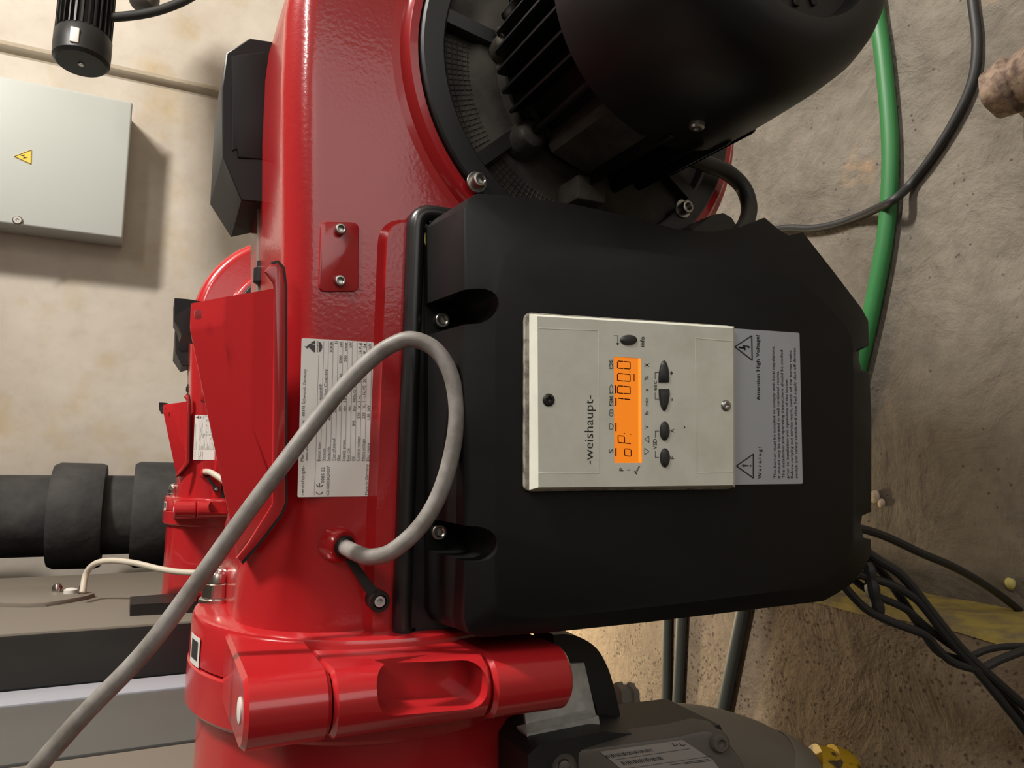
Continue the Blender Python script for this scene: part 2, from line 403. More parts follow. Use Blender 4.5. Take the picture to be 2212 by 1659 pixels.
# oval inspection plate, standing off the door on the side
cy, cz = aX(70, 1288, XB)[1:]
bm = bmesh.new()
ov = []
def ovalpt(px, py): return aX(px, py, XB + 0.012)
for px, py in [(0, 1272), (30, 1268), (80, 1267), (140, 1269), (180, 1274), (205, 1281), (185, 1287), (140, 1295), (100, 1301), (60, 1303), (20, 1302), (-40, 1298), (-60, 1285), (-40, 1276)]: ov.append(ovalpt(px, py))
plate(bm, ov, (1, 0, 0), 0.012, 0.002); op = obj('inspection_cover', bm, 'door', b2)
bm = bmesh.new(); lathe(bm, [(0, .014), (.012, .014), (.022, .009), (.024, .002)], aX(123, 1278, XB + .012), (1, 0, 0), 16); obj('knob', bm, 'chrome', op)
bm = bmesh.new(); lathe(bm, [(0, .018), (.01, .018), (.014, .010), (.014, .004)], aX(152, 1281, XB + .012), (1, 0, 0), 16); obj('sight_glass', bm, 'whitetape', op)
bm = bmesh.new(); p = aX(178, 1282, XB + .012); cyl(bm, p, p + Vector((.022, 0, 0)), .010, 14); obj('cable_gland', bm, 'black_metal', op)
bm = bmesh.new(); q = [aX(*t, XB + .03) for t in ((281, 1289), (425, 1278), (425, 1299), (282, 1306))]; prism(bm, q, (-.03, 0, 0)); obj('flange_bar', bm, 'black_metal', b2)

# ================================================================ vertical insulated pipe behind the far boiler
pp = thing('insulated_pipe', 'thick black insulated vertical pipe with two collars against the beige wall', 'pipe', (-0.27, 3.27, 0))
bm = bmesh.new(); cyl(bm, (-.27, 3.27, PH + .004), (-.27, 3.27, 3.5), .15, 48); obj('pipe_run', bm, 'insul', pp)
for za, zb, r in ((1.150, 1.325, .198), (0.86, 1.055, .205), (1.60, 1.78, .2)):
    bm = bmesh.new(); lathe(bm, [(0, .148), (0.002, r * .97), (.02, r), (zb - za - .02, r * 1.0), (zb - za, r * .95), (zb - za, .148)], (-.27, 3.27, za), (0, 0, 1), 48, False, False, rad=lambda rr, t, d: rr * (1 + .012 * math.sin(3 * t + 9 * d)))
    obj('collar', bm, 'insul', pp)

# ================================================================ wall cabinet, conduit, pump motor
cb = thing('electrical_cabinet', 'pale grey electrical cabinet with yellow warning triangle on the beige wall', 'cabinet', (1.2, WY - .1, 1.15))
CF = WY - 0.19
tl, bl, br = aY(-400, 470, CF), aY(265, 515, CF), aY(269, 217, CF)
x0, x1, zb = bl.x, br.x, bl.z
bm = bmesh.new(); box(bm, (x0 + .006, CF + .022, zb + .006), (x1 - .006, WY - .001, zb + 1.0), .006); obj('enclosure', bm, 'cab', cb)
bm = bmesh.new(); box(bm, (x0, CF, zb), (x1, CF + .02, zb + 1.006), .009, 3); dr = obj('door', bm, 'cab', cb)
sf = lambda a, b: aY(a, b, CF - .0015)
bm = bmesh.new(); plate(bm, rounded([sf(28, 338), sf(69, 322), sf(68, 356)], .006, 4), (0, -1, 0), .0015); ws = obj('warning_sticker', bm, 'yellow', dr)
sf2 = lambda a, b: aY(a, b, CF - .0022)
bm = bmesh.new()
stroke(bm, [(31, 338), (67.5, 324), (66.8, 354)], 1.3, sf2, True)
fill(bm, [(44, 336), (53, 333.5), (52, 339), (60, 340.5), (50, 342.5), (51, 337.5)], sf2); obj('warning_print', bm, 'ink', dr)
bm = bmesh.new(); p = aY(38, 476, CF); lathe(bm, [(0, .018), (.006, .018), (.009, .014), (.009, .006), (.004, .004)], p, (0, -1, 0), 20); obj('lock', bm, 'zinc', dr)

bm = bmesh.new()
xr = aY(200, 150, WY - .03).x
R = [(0, .0), (.012, -.002), (.02, -.012), (.03, -.024), (.044, -.03), (.056, -.024), (.064, -.012), (.075, -.002), (.085, 0)]
a0 = aY(150, 118, WY).x; a1 = aY(150, 148, WY).x; sc = abs(a1 - a0) / .085
prof = [Vector((min(a0, a1) + x * sc, WY + y, 0)) for x, y in R]
loft(bm, [[p + Vector((0, 0, z)) for p in prof] for z in (.02, 3.49)])
tag(obj('wall_conduit', bm, 'conduit'), 'beige vertical conduit running down the wall beside the cabinet', 'conduit')

PYd = 3.05
pm = thing('pump_motor', 'black finned pump motor hanging in the top picture corner by the wall', 'motor', (1.55, PYd, 1.25))
c0 = aY(176, 128, PYd); c1 = aY(172, 0, PYd); ax = Vector((1, 0.12, 0)); rM = (aY(112, 70, PYd) - aY(238, 70, PYd)).length / 2
bm = bmesh.new()
lathe(bm, [(-.02, .004), (-.02, rM * .86), (-.008, rM * .98), (.03, rM), (.085, rM), (.10, rM * .9)], c0, ax, 40, rad=None); obj('fan_cowl', bm, 'blackbox', pm)
bm = bmesh.new(); lathe(bm, [(.09, rM * .82), (.75, rM * .82)], c0, ax, 40); st = obj('stator', bm, 'motor', pm)
u, v, a = basis(ax)
for i in range(28):
    t = 2 * PI * i / 28; bm = bmesh.new(); d = u * math.cos(t) + v * math.sin(t); s = a.cross(d) * .004
    p0 = c0 + a * .092 + d * rM * .8; p1 = p0 + a * .6
    loft(bm, [[p0 + s, p0 - s, p0 - s * .6 + d * rM * .18, p0 + s * .6 + d * rM * .18], [p1 + s, p1 - s, p1 - s * .6 + d * rM * .18, p1 + s * .6 + d * rM * .18]])
    obj('cooling_fin', bm, 'motor', st)
bm = bmesh.new(); p = aY(161, 74, PYd - rM * 1.01); box(bm, (p.x - .028, p.y, p.z - .014), (p.x + .028, p.y + .012, p.z + .014), .003); lb = obj('nameplate', bm, 'whitetape', pm)
bm = bmesh.new(); lathe(bm, [(-.021, .010), (-.024, .009), (-.025, .003)], c0, ax, 14); obj('shaft_screw', bm, 'zinc', pm)
bm = bmesh.new(); tube(bm, [aY(232, 38, PYd), aY(262, 36, PYd), aY(310, 30, PYd), aY(360, 17, PYd), aY(415, -8, PYd), aY(470, -50, PYd)], .017, 12); tag(obj('pump_cable', bm, 'rubber'), 'black cable curving away from the hanging pump motor', 'cable')
bm = bmesh.new(); p = aY(310, 4, PYd + .03); lathe(bm, [(-.03, .03), (-.02, .046), (.03, .05), (.06, .04), (.06, .02), (.4, .02)], p, (.9, .2, -.25), 20); tag(obj('pipe_fitting', bm, 'valve'), 'small dark round pipe fitting above the pump cable at the top edge', 'fitting')

# ================================================================ the burner (built once; the far one is a copy 1.72 m behind)
YF = 0.62                                             # front face of the red housing
bn = thing('gas_burner', 'near red gas burner with black control cover, display and fan motor', 'burner', (0.1, 0.74, 0.5))
fc = Vector((.369, 0, .629))                          # fan axis (x, z)
# --- housing: one smooth volute with its outlet neck to the left
out = []; rad = []
def add(x, z, r): out.append(Vector((x, 0, z))); rad.append(r)
for x, z, r in [(-.160, .928, .085), (-.135, .928, .085), (-.11, .927, .083), (-.085, .924, .077), (-.06, .919, .068), (-.035, .913, .057), (-.01, .909, .047), (.02, .907, .037), (.06, .907, .032), (.12, .9085, .031), (.18, .911, .031), (.25, .915, .031), (.31, .918, .031)]: add(x, z, r)
for i in range(0, 49):
    t = 90 - 270 * i / 48
    rr = .304 - .024 * min(1, i / 16) if i <= 16 else .28 - .088 * min(1, (i - 16) / 16)
    if i == 0: rr = .3035
    add(.378 + rr * math.cos(math.radians(t)), .615 + rr * math.sin(math.radians(t)), .031 if i < 18 else max(.012, .031 - .0013 * (i - 17)))
for x, z, r in [(.183, .64, .012), (.17, .655, .012), (.14, .66, .012), (.05, .66, .012), (-.05, .66, .012), (-.12, .66, .012), (-.160, .66, .012)]: add(x, z, r)
k = len(out); nrm = []
for i in range(k):
    a, b, c = out[i - 1], out[i], out[(i + 1) % k]
    t = (c - a).normalized(); nrm.append(Vector((-t.z, 0, t.x)))
# left end stays straight
for i in (0, k - 1): nrm[i] = Vector((0, 0, 1 if i == 0 else -1))
loops = []
YB = 0.90
for s in range(9):
    a = PI / 2 * s / 8
    loops.append([out[i] - nrm[i] * rad[i] * (1 - math.sin(a)) + Vector((0, YF + rad[i] * (1 - math.cos(a)), 0)) for i in range(k)])
for s in range(5):
    a = PI / 2 * s / 4
    loops.append([out[i] - nrm[i] * .03 * (1 - math.cos(a)) + Vector((0, YB - .03 + .03 * math.sin(a), 0)) for i in range(k)])
bm = bmesh.new(); loft(bm, loops)
# raised pad the control cover is screwed to
pad = rounded([Vector((-.158, .609, .829)), Vector((.198, .609, .829)), Vector((.205, .609, .70)), Vector((-.158, .609, .70))], .02, 6)
n_ = Vector((0, -1, 0)); lo_ = [p + Vector((0, .012, 0)) for p in inset_poly(pad, n_, -.006)]
loft(bm, [lo_, [p + Vector((0, .004, 0)) for p in inset_poly(pad, n_, -.0012)], pad, inset_poly(pad, n_, .006)], cap0=False)
hs = obj('housing', bm, 'red', bn)
# --- raised lip round the fan opening
bm = bmesh.new(); lathe(bm, [(0, .200), (-.003, .193), (-.009, .190), (-.012, .1865), (-.012, .179), (0.004, .178)], (fc.x, YF + .0002, fc.z), (0, 1, 0), 96, False, False); obj('fan_rim', bm, 'red_smooth', bn)

# --- motor flange with six sectors
bm = bmesh.new(); lathe(bm, [(.012, .1775), (-.016, .1775), (-.018, .1755), (-.018, .157), (-.016, .155), (.004, .155)], (fc.x, YF, fc.z), (0, 1, 0), 96, False, False); mf = obj('motor_flange', bm, 'ringblack', bn)
bm = bmesh.new(); lathe(bm, [(.004, .1562), (-.0015, .1555), (-.002, .125), (-.007, .118), (-.008, .10), (-.014, .095), (-.014, .02)], (fc.x, YF, fc.z), (0, 1, 0), 72, False, True); obj('end_shield', bm, 'cast', mf)
for t in (80, 131, 183, 234, 286, 337):
    d = Vector((math.cos(math.radians(t)), 0, math.sin(math.radians(t)))); s = Vector((-d.z, 0, d.x)) * .0065
    bm = bmesh.new(); p0 = Vector((fc.x, YF + .001, fc.z)) + d * .105; p1 = Vector((fc.x, YF + .001, fc.z)) + d * .162
    f_ = Vector((0, -.017, 0)); loft(bm, [[p0 + s, p0 - s, p0 - s + f_, p0 + s + f_], [p1 + s, p1 - s, p1 - s + f_, p1 + s + f_]]); obj('spoke', bm, 'ringblack', mf)
# fine raised grid on the cast sectors
bm = bmesh.new()
for t0, t1 in ((84, 128), (135, 180)):
    for ri in (.128, .133, .138, .143, .148, .1525):
        P = [Vector((fc.x + ri * math.cos(math.radians(t)), YF - .0022, fc.z + ri * math.sin(math.radians(t)))) for t in range(t0, t1 + 1, 3)]
        tube(bm, P, .0006, 4, 0)
    for t in range(t0, t1, 2):
        d = Vector((math.cos(math.radians(t)), 0, math.sin(math.radians(t)))); c_ = Vector((fc.x, YF - .0022, fc.z)); tube(bm, [c_ + d * .126, c_ + d * .155], .0006, 4, 0)
gr = obj('cast_grid', bm, 'cast', mf); gr['kind'] = 'stuff'
for px, py in ((1037, 388), (1485, 447)):
    p = aY(px, py, YF - .026); bm = bmesh.new(); socket_screw(bm, Vector((p.x, YF - .018, p.z)), (0, -1, 0), .0068, .0085, .0098); obj('flange_screw', bm, 'zinc', mf)

# --- fan motor: stator, fins, cowl
bm = bmesh.new(); lathe(bm, [(YF - .014, .092), (YF - .03, .092), (YF - .034, .088), (.46, .088)], (fc.x, 0, fc.z), (0, 1, 0), 64); mo = obj('motor_body', bm, 'fin', bn)
def fin(tdeg, r1, y0, y1, th=.0012, r0=.086):
    d = Vector((math.cos(math.radians(tdeg)), 0, math.sin(math.radians(tdeg)))); s = Vector((-d.z, 0, d.x)); c_ = Vector((fc.x, 0, fc.z)); bm = bmesh.new()
    P = [(r0, y1 + .006), (r0, y0), (r1 - .001, y0), (r1, y0 + .002), (r1, y1 - .004), (r1 - .003, y1)]
    loft(bm, [[c_ + d * r + Vector((0, y, 0)) + s * th * (1.4 - (r - r0) * 20) for r, y in P], [c_ + d * r + Vector((0, y, 0)) - s * th * (1.4 - (r - r0) * 20) for r, y in P]])
    return obj('cooling_fin', bm, 'fin', mo)
for i in range(9): fin(121 - 9.8 * i, .1115, .462, .594)
for t in (172, 187, 202, 217, 232, 247): fin(t, .118, .455, .585, .0022)
# flat cable pad on the stator and the stay bolt beside it
bm = bmesh.new(); d = Vector((math.cos(math.radians(161)), 0, math.sin(math.radians(161)))); s = Vector((-d.z, 0, d.x)); c_ = Vector((fc.x, 0, fc.z)) + d * .09
q = [c_ + s * a + d * b for a, b in ((-.028, -.01), (-.028, .009), (-.022, .014), (.022, .014), (.028, .009), (.028, -.01))]
loft(bm, [[p + Vector((0, y, 0)) for p in q] for y in (.458, .575, .582)]); obj('terminal_pad', bm, 'cast', mo)
bm = bmesh.new(); p = aY(1158, 282, .585); cyl(bm, p, p + Vector((0, -.118, .004)), .0035, 12); lathe(bm, [(0, .007), (.007, .007), (.009, .005)], p + Vector((0, .008, 0)), (0, -1, 0), 16); obj('stay_bolt', bm, 'black_metal', mo)
bm = bmesh.new(); p = aY(1140, 300, .60); lathe(bm, [(-.012, .018), (.004, .016), (.014, .012), (.016, .008)], p, (0, -1, 0), 20); obj('bolt_boss', bm, 'cast', mo)
bm = bmesh.new(); p = aY(1083, 72, .598); socket_screw(bm, p, (-.3, -1, 0), .006, .012); obj('body_screw', bm, 'zinc', mo)
bm = bmesh.new(); p = aY(1090, 100, .60); lathe(bm, [(-.01, .012), (.006, .011), (.012, .006), (.013, .002)], p, (0, -1, 0), 18); obj('bolt_boss', bm, 'cast', mo)
bm = bmesh.new(); p = aY(1250, 425, .60); box(bm, (p.x - .012, .575, p.z - .016), (p.x + .012, .615, p.z + .016), .003); obj('clamp_block', bm, 'cast', mo)
bm = bmesh.new()
lathe(bm, [(.476, .1130), (.474, .1155), (.442, .1153), (.415, .114), (.39, .1125), (.366, .109), (.353, .1035), (.345, .0975), (.339, .090), (.3365, .081), (.338, .0735), (.343, .0705), (.352, .0695), (.3525, .066), (.3525, .012)], (fc.x, 0, fc.z), (0, 1, 0), 96, False, True); cw = obj('fan_cowl', bm, 'motor', bn)
for ring, n in ((.052, 20), (.034, 12)):
    for i in range(n):
        t = 2 * PI * (i + .5) / n; d = Vector((math.cos(t), 0, math.sin(t))); s = Vector((-d.z, 0, d.x)) * .0028; bm = bmesh.new(); c_ = Vector((fc.x, .3526, fc.z))
        P = rounded([c_ + d * (ring - .007) - s, c_ + d * (ring + .007) - s, c_ + d * (ring + .007) + s, c_ + d * (ring - .007) + s], .002, 2)
        plate(bm, [p - Vector((0, .002, 0)) for p in P], (0, -1, 0), .002, .0006); obj('grille_rib', bm, 'motor', cw)
p = None
r_ = ray(1505, 270); bm = bmesh.new()
A = r_.x ** 2 + r_.z ** 2; wv = Vector((-fc.x, 0, CZ - fc.z)); B = 2 * (r_.x * wv.x + r_.z * wv.z); Cc = wv.x ** 2 + wv.z ** 2 - .1155 ** 2; D = B * B - 4 * A * Cc
t_ = (-B - math.sqrt(max(0, D))) / (2 * A); p = CAM + r_ * t_; nn = Vector((p.x - fc.x, 0, p.z - fc.z)).normalized()
lathe(bm, [(-.001, .0062), (.002, .006), (.0035, .0045), (.0036, .002), (.002, .001)], p, nn, 18); obj('cowl_screw', bm, 'zinc', cw)

# --- access plate on the housing
bm = bmesh.new(); q = [aY(*t, YF - .0025) for t in ((688, 629), (693, 478), (776, 480), (776, 629))]
plate(bm, rounded(q, .0065, 6), (0, -1, 0), .0028, .0009); ap = obj('access_plate', bm, 'red_smooth', bn)
for px, py in ((734, 497), (733, 608)):
    bm = bmesh.new(); p = aY(px, py, YF - .003); socket_screw(bm, p, (0, -1, 0), .0046, .0055); obj('plate_screw', bm, 'zinc', ap)

# --- nameplate with its print
q = [aY(*t, YF - .0006) for t in ((642.6, 1074), (652, 730), (807, 739), (801, 1072))]
bm = bmesh.new(); plate(bm, rounded(q, .0012, 3), (0, -1, 0), .0006); npl = obj('nameplate', bm, 'plate', bn)
sN = lambda a, b: aY(a, b, YF - .0009)
bm = bmesh.new()
def N(s, x, y0, y1, h=6.0, bold=.0, dx=None): text_px(bm, s, (x, y0), (x + (dx if dx is not None else (y0 - y1) * .0215), y1), h, sN, bold)
N('-weishaupt-', 656.6, 1069.8, 1006, 7.3, .0); N('Max Weishaupt GmbH - 88475 Schwendi, Germany', 655.2, 996.5, 797, 6.2, 0, 6.5)
N('www.weishaupt.de', 664.6, 995.5, 928, 5, 0)
rul = []
for i in range(11):
    x0, x1 = 692.4 + i * 10.66, 699.5 + i * 10.35; rul.append((x0, x1)); stroke(bm, [(x0, 996), (x1, 737)], .55, sN)
stroke(bm, [(678.5, 1070), (682, 996)], .55, sN); stroke(bm, [(682, 996), (688.5, 767)], .55, sN)
def row(i, s, y0, y1, h=6.0, b=0.0):
    x0, x1 = rul[i]; f = lambda y: x0 + (x1 - x0) * (996 - y) / 259 - 1.3
    text_px(bm, s, (f(y0), y0), (f(y1), y1), h, sN, b)
for i, (s, e) in enumerate([('Burner type', 955), ('Version', 969), ('Serial-Nr.', 963), ('Year of manuf.', 946), ('Gas', 982), ('Supply press.', 949), ('Fuel Oil', 969), ('Oil', 986.6), ('Control voltage', 943), ('Mains voltage', 948), ('Elec. rating', 957)]): row(i, s, 996, e)
for i, s, a, b_ in [(0, 'WM - G10', 925, 885), (0, 'monarch\u00ae', 864, 829.6), (1, 'Destination Country', 893, 797), (2, '40666520', 908, 872), (2, 'II2R3R', 760, 737), (3, '2022', 891, 874), (3, 'N', 742, 737), (4, 'min.', 888, 876), (4, '100', 868, 855), (4, 'max.', 820, 806), (4, '1000', 784, 768), (4, 'kW', 749.5, 738), (5, 'min.', 888, 876), (5, '15', 868, 859), (5, '500', 781, 768), (5, 'mbar', 757, 739), (6, 'min.', 888, 876), (6, 'kW', 750.5, 739), (7, 'PS', 919, 908), (7, 'bar', 887, 875), (7, 'NOx-Cl. 2', 868, 834), (8, '230', 904, 891), (8, 'V,', 882, 874), (8, '1 ~,', 868, 854), (8, '50', 827, 818), (8, '16 A gl', 763, 741), (9, '230', 904, 891), (9, 'V,', 882, 874), (9, '1 ~, N, PE', 868, 833), (9, '50 Hz', 826, 806), (9, 'IP  54', 764, 742), (10, '1,82  kW', 906, 875), (10, 'kW', 754, 742)]: row(i, s, a, b_, 6.0, .004)
def arc(cx, cy, r, t0, t1, n=10): return [(cx - r * math.cos(math.radians(t0 + (t1 - t0) * i / n)), cy + r * math.sin(math.radians(t0 + (t1 - t0) * i / n))) for i in range(n + 1)]
stroke(bm, arc(690, 1060, 7.5, 20, 160), 1.6, sN); stroke(bm, arc(690.5, 1044, 7.5, 20, 160), 1.6, sN); stroke(bm, [(690.5, 1050), (690.5, 1044)], 1.4, sN)
N('0085 22', 700.2, 1043, 1009, 6.5, 0); N('CE-0085BQ0027', 711, 1070, 1007, 6.0, 0); N('Made in Germany', 794.6, 1069, 1003, 6.5)
fill(bm, [(689, 737.6), (689, 761), (692, 759.5), (694.5, 756), (696, 751), (696, 747), (694.5, 742.5), (692, 739.5)], sN)
cv = lambda L: [(630 + a / 9.215, 720 + b / 9.215) for a, b in L]
fill(bm, cv([(468, 378), (440, 372), (405, 345), (365, 300), (330, 270), (322, 240), (345, 215), (400, 208), (440, 228), (468, 250)]), sN)
fill(bm, cv([(322, 240), (330, 270), (322, 296), (300, 303), (288, 285), (256, 250), (292, 263)]), sN)
fill(bm, cv([(376, 195), (430, 155), (468, 146), (468, 236), (440, 206)]), sN)
N('monarch', 687.4, 760.5, 736.8, 4.6, .006, .4)
obj('lettering', bm, 'ink_grey', npl)

# --- cable gland boss, black lever
bm = bmesh.new(); p = aY(735, 1178, YF - .004); gd = Vector((-.12, -1, -.42)).normalized(); pb = Vector((p.x, YF, p.z)) - gd * .006
lathe(bm, [(0, .0152), (.006, .0148), (.010, .0138), (.0125, .0120), (.0125, .0085)], pb, gd, 32, False, True); gb = obj('gland_boss', bm, 'red_smooth', bn)
bm = bmesh.new(); lathe(bm, [(.010, .0094), (.0155, .0092), (.0165, .0078)], pb, gd, 24); obj('gland_ring', bm, 'black_metal', gb)
bm = bmesh.new()
A_, B_ = aY(752, 1205, YF - .012), aY(815, 1296, YF - .016)
dd = (B_ - A_).normalized(); ss = dd.cross(Vector((0, 1, 0))).normalized()
loft(bm, [[A_ + ss * .0032 + Vector((0, y, 0)), B_ + ss * .0046 + Vector((0, y, 0)), B_ - ss * .0046 + Vector((0, y, 0)), A_ - ss * .0032 + Vector((0, y, 0))] for y in (0, -.0035)])
lathe(bm, [(-.008, .0084), (.006, .0088), (.0085, .0082), (.0085, .0056), (.001, .005), (.0, .0005)], B_, (0, -1, 0), 24); lv = obj('damper_lever', bm, 'black_metal', bn)
bm = bmesh.new(); lathe(bm, [(0, .0046), (.007, .0044), (.0072, .0026), (.003, .0024)], B_ + Vector((0, -.001, 0)), (0, -1, 0), 18); obj('lever_pin', bm, 'galv', lv)
bm = bmesh.new(); cyl(bm, B_ + Vector((0, .007, 0)), Vector((B_.x, YF + .004, B_.z)), .004, 14); obj('lever_shaft', bm, 'black_metal', lv)

# --- air intake hood
bm = bmesh.new()
M0, MA, MB, MB2 = aY(598, 622, .616), aY(548, 631, .624), aY(487, 641, .642), aY(484, 690, .640)
T1, T2, T3 = aY(411, 656, .668), aY(409, 702, .665), aY(409, 712, .664)
N1 = aY(476, 700, .642); PK = aY(540, 905, .627); LE = aY(512, 1203, .66); FL_ = aY(604, 1085, .615); FM = aY(598, 900, .6155)
def facets(bm, F_):
    V = {}
    for f in F_:
        vs = []
        for p in f:
            key = tuple(round(c, 6) for c in p)
            if key not in V: V[key] = bm.verts.new(p)
            vs.append(V[key])
        bm.faces.new(vs)
front = [[M0, FM, PK, MA], [FM, FL_, PK], [MA, PK, MB2, MB], [MB2, PK, LE, T3, N1], [PK, FL_, LE], [MB, MB2, N1, T3, T2, T1]]
facets(bm, front)
back = lambda p: Vector((p.x, .80 - (p.y - .62) * .6, p.z - .03))
b1_, b2_, b3_ = back(T1), back(T3), Vector((LE.x, .72, LE.z - .012)); bM = Vector((M0.x, .80, M0.z)); bF = Vector((FL_.x, .80, FL_.z - .004))
facets(bm, [[T1, T2, T3, b2_, b1_], [T3, LE, b3_, b2_], [b1_, b2_, b3_, bF, bM], [LE, FL_, bF, b3_]])
bmesh.ops.remove_doubles(bm, verts=bm.verts, dist=1e-5)
bmesh.ops.recalc_face_normals(bm, faces=bm.faces)
ed = [e for e in bm.edges if len(e.link_faces) == 2 and e.calc_face_angle(0) > .06]
bmesh.ops.bevel(bm, geom=ed, offset=.0045, segments=4, affect='EDGES', profile=.5, clamp_overlap=True)
hd = obj('intake_hood', bm, 'red_smooth', bn, 50)
bm = bmesh.new(); fl = [aY(*t, .614) for t in ((572, 586), (584, 572), (600, 568), (612, 580), (617, 620), (617, 1085), (607, 1110), (560, 1172), (522, 1214), (511, 1206), (535, 1175), (588, 1090), (592, 640), (590, 612))]
plate(bm, fl, (0, -1, 0), .004, .0012); obj('hood_flange', bm, 'red_smooth', hd)
bm = bmesh.new(); fl2 = [aY(*t, .6175) for t in ((586, 566), (602, 562), (616, 578), (621, 620), (621, 1087), (611, 1113), (563, 1176), (525, 1219), (518, 1212), (600, 1090), (604, 640))]
plate(bm, fl2, (0, -1, 0), .004); obj('seam_shade_strip', bm, 'rubber', hd)  # black strip paints the shade in the gap under the hood flange
bm = bmesh.new(); q = [aY(*t, .642) for t in ((420, 671), (434, 668), (436, 690), (422, 690))]; plate(bm, rounded(q, .002, 3), (-.0, -1, -.3), .0016); obj('lock_tab', bm, 'red', hd)
# black foam and lever end at the hood mouth
bm = bmesh.new(); q = [aY(*t, .69) for t in ((377, 644), (405, 646), (440, 652), (450, 730), (392, 724), (384, 700), (377, 690))]; prism(bm, q, (0, .05, 0)); obj('mouth_damper', bm, 'blackbox', hd)
bm = bmesh.new(); q = [aY(*t, .684) for t in ((376, 682), (412, 662), (450, 668), (450, 735), (392, 722), (385, 706), (376, 694))]; prism(bm, q, (0, .012, 0)); obj('mouth_flap', bm, 'rubber', hd)

# --- servo drive box on top, linkage rod
bm = bmesh.new()
q0 = [aY(*t, .775) for t in ((603, 92), (540, 82), (489, 114), (479, 190), (481, 338), (521, 433), (603, 441))]
c_ = sum(q0, Vector()) / len(q0)
q1 = [p + Vector((0, .10, 0)) for p in q0]; q1[3].z += .0; q1[4] = q1[4] + Vector((-.02, 0, .004)); q1[5] = q1[5] + Vector((-.012, 0, 0))
loft(bm, [inset_poly(q0, Vector((0, -1, 0)), .0012), [p + Vector((0, .0012, 0)) for p in q0], q1]); sv = obj('servo_box', bm, 'blackbox', bn)
bm = bmesh.new(); q = [aY(*t, .773) for t in ((500, 120), (502, 325), (512, 322), (514, 340), (602, 345), (602, 108))]; plate(bm, q, (0, -1, 0), .003, .001); obj('box_lid', bm, 'blackbox', sv)
bm = bmesh.new(); p = aY(565, 430, .80); p2 = aY(562, 660, .80); cyl(bm, p, p2, .0042, 12); rd = obj('linkage_rod', bm, 'gaspipe', bn)
bm = bmesh.new(); p = aY(567, 590, .79); lathe(bm, [(-.012, .006), (-.01, .009), (.004, .009), (.006, .006), (.012, .006)], p, (1, 0, 0), 16); box(bm, (p.x - .004, p.y - .004, p.z - .016), (p.x + .004, p.y + .004, p.z), .001); obj('rod_clevis', bm, 'black_metal', rd)

# --- mounting flange (two discs on the burner axis) and blast tube
AX = Vector((0, .747, .796))
bm = bmesh.new(); lathe(bm, [(-.149, .10), (-.149, .157), (-.1505, .1605), (-.154, .162), (-.188, .163)], AX, (1, 0, 0), 96, True, True)
fg = obj('mounting_flange', bm, 'red_smooth', bn)
bm = bmesh.new(); lathe(bm, [(-.1885, .158), (-.1905, .1625), (-.192, .164), (-.226, .1645), (-.230, .161), (-.230, .14)], AX, (1, 0, 0), 96); obj('counter_flange', bm, 'red_smooth', bn)
bm = bmesh.new()
rr_ = lambda r, t, d: r * (1 + .012 * max(0, math.cos(6 * t)) ** 6 + .085 * max(0, -math.sin(t)) ** 2)
lathe(bm, [(-.225, .153), (-.445, .154)], AX, (1, 0, 0), 120, rad=rr_); tb = obj('blast_tube', bm, 'red_smooth', bn)
# fillet from the housing neck to the flange
bm = bmesh.new(); q = [aX(*t, -.2) for t in ((416, 1352), (428, 1350), (429, 1414), (416, 1412))]
def on_flange(px, py, R_):
    r = ray(px, py); w_ = CAM - AX; a = r.y ** 2 + r.z ** 2; b = 2 * (r.y * w_.y + r.z * w_.z); c = w_.y ** 2 + w_.z ** 2 - R_ ** 2; D = max(0, b * b - 4 * a * c); return CAM + r * ((-b - math.sqrt(D)) / (2 * a))
def flange_patch(bm, x0, x1, t0, t1, R_):
    loops = []
    for i in range(7):
        t = math.radians(t0 + (t1 - t0) * i / 6); loops.append([AX + Vector((x, -R_ * math.sin(t), R_ * math.cos(t))) for x in (x0, x1)])
    loft(bm, loops, False, False, False)
bm = bmesh.new(); flange_patch(bm, -.189, -.164, 6, 16, .1636); stk = obj('sticker', bm, 'whitetape', fg)
bm = bmesh.new(); flange_patch(bm, -.184, -.168, 8, 14.5, .1639); obj('sticker_print', bm, 'ink', fg)
# --- chrome cap nut on the flange
bm = bmesh.new(); po = aX(468, 1298, -.149); o_ = Vector((-.149, po.y, po.z)); hexf = lambda r, t, d: r * math.cos(PI / 6) / math.cos(((t + PI / 6) % (PI / 3)) - PI / 6)
lathe(bm, [(0, .0165), (.003, .0165), (.004, .015)], o_, (1, 0, 0), 28); lathe(bm, [(.004, .0145), (.017, .0145), (.0185, .0125)], o_, (1, 0, 0), 30, rad=hexf)
lathe(bm, [(.0185, .0125), (.026, .0120), (.031, .0095), (.0335, .005), (.034, .001)], o_, (1, 0, 0), 24); obj('cap_nut', bm, 'chrome', bn)

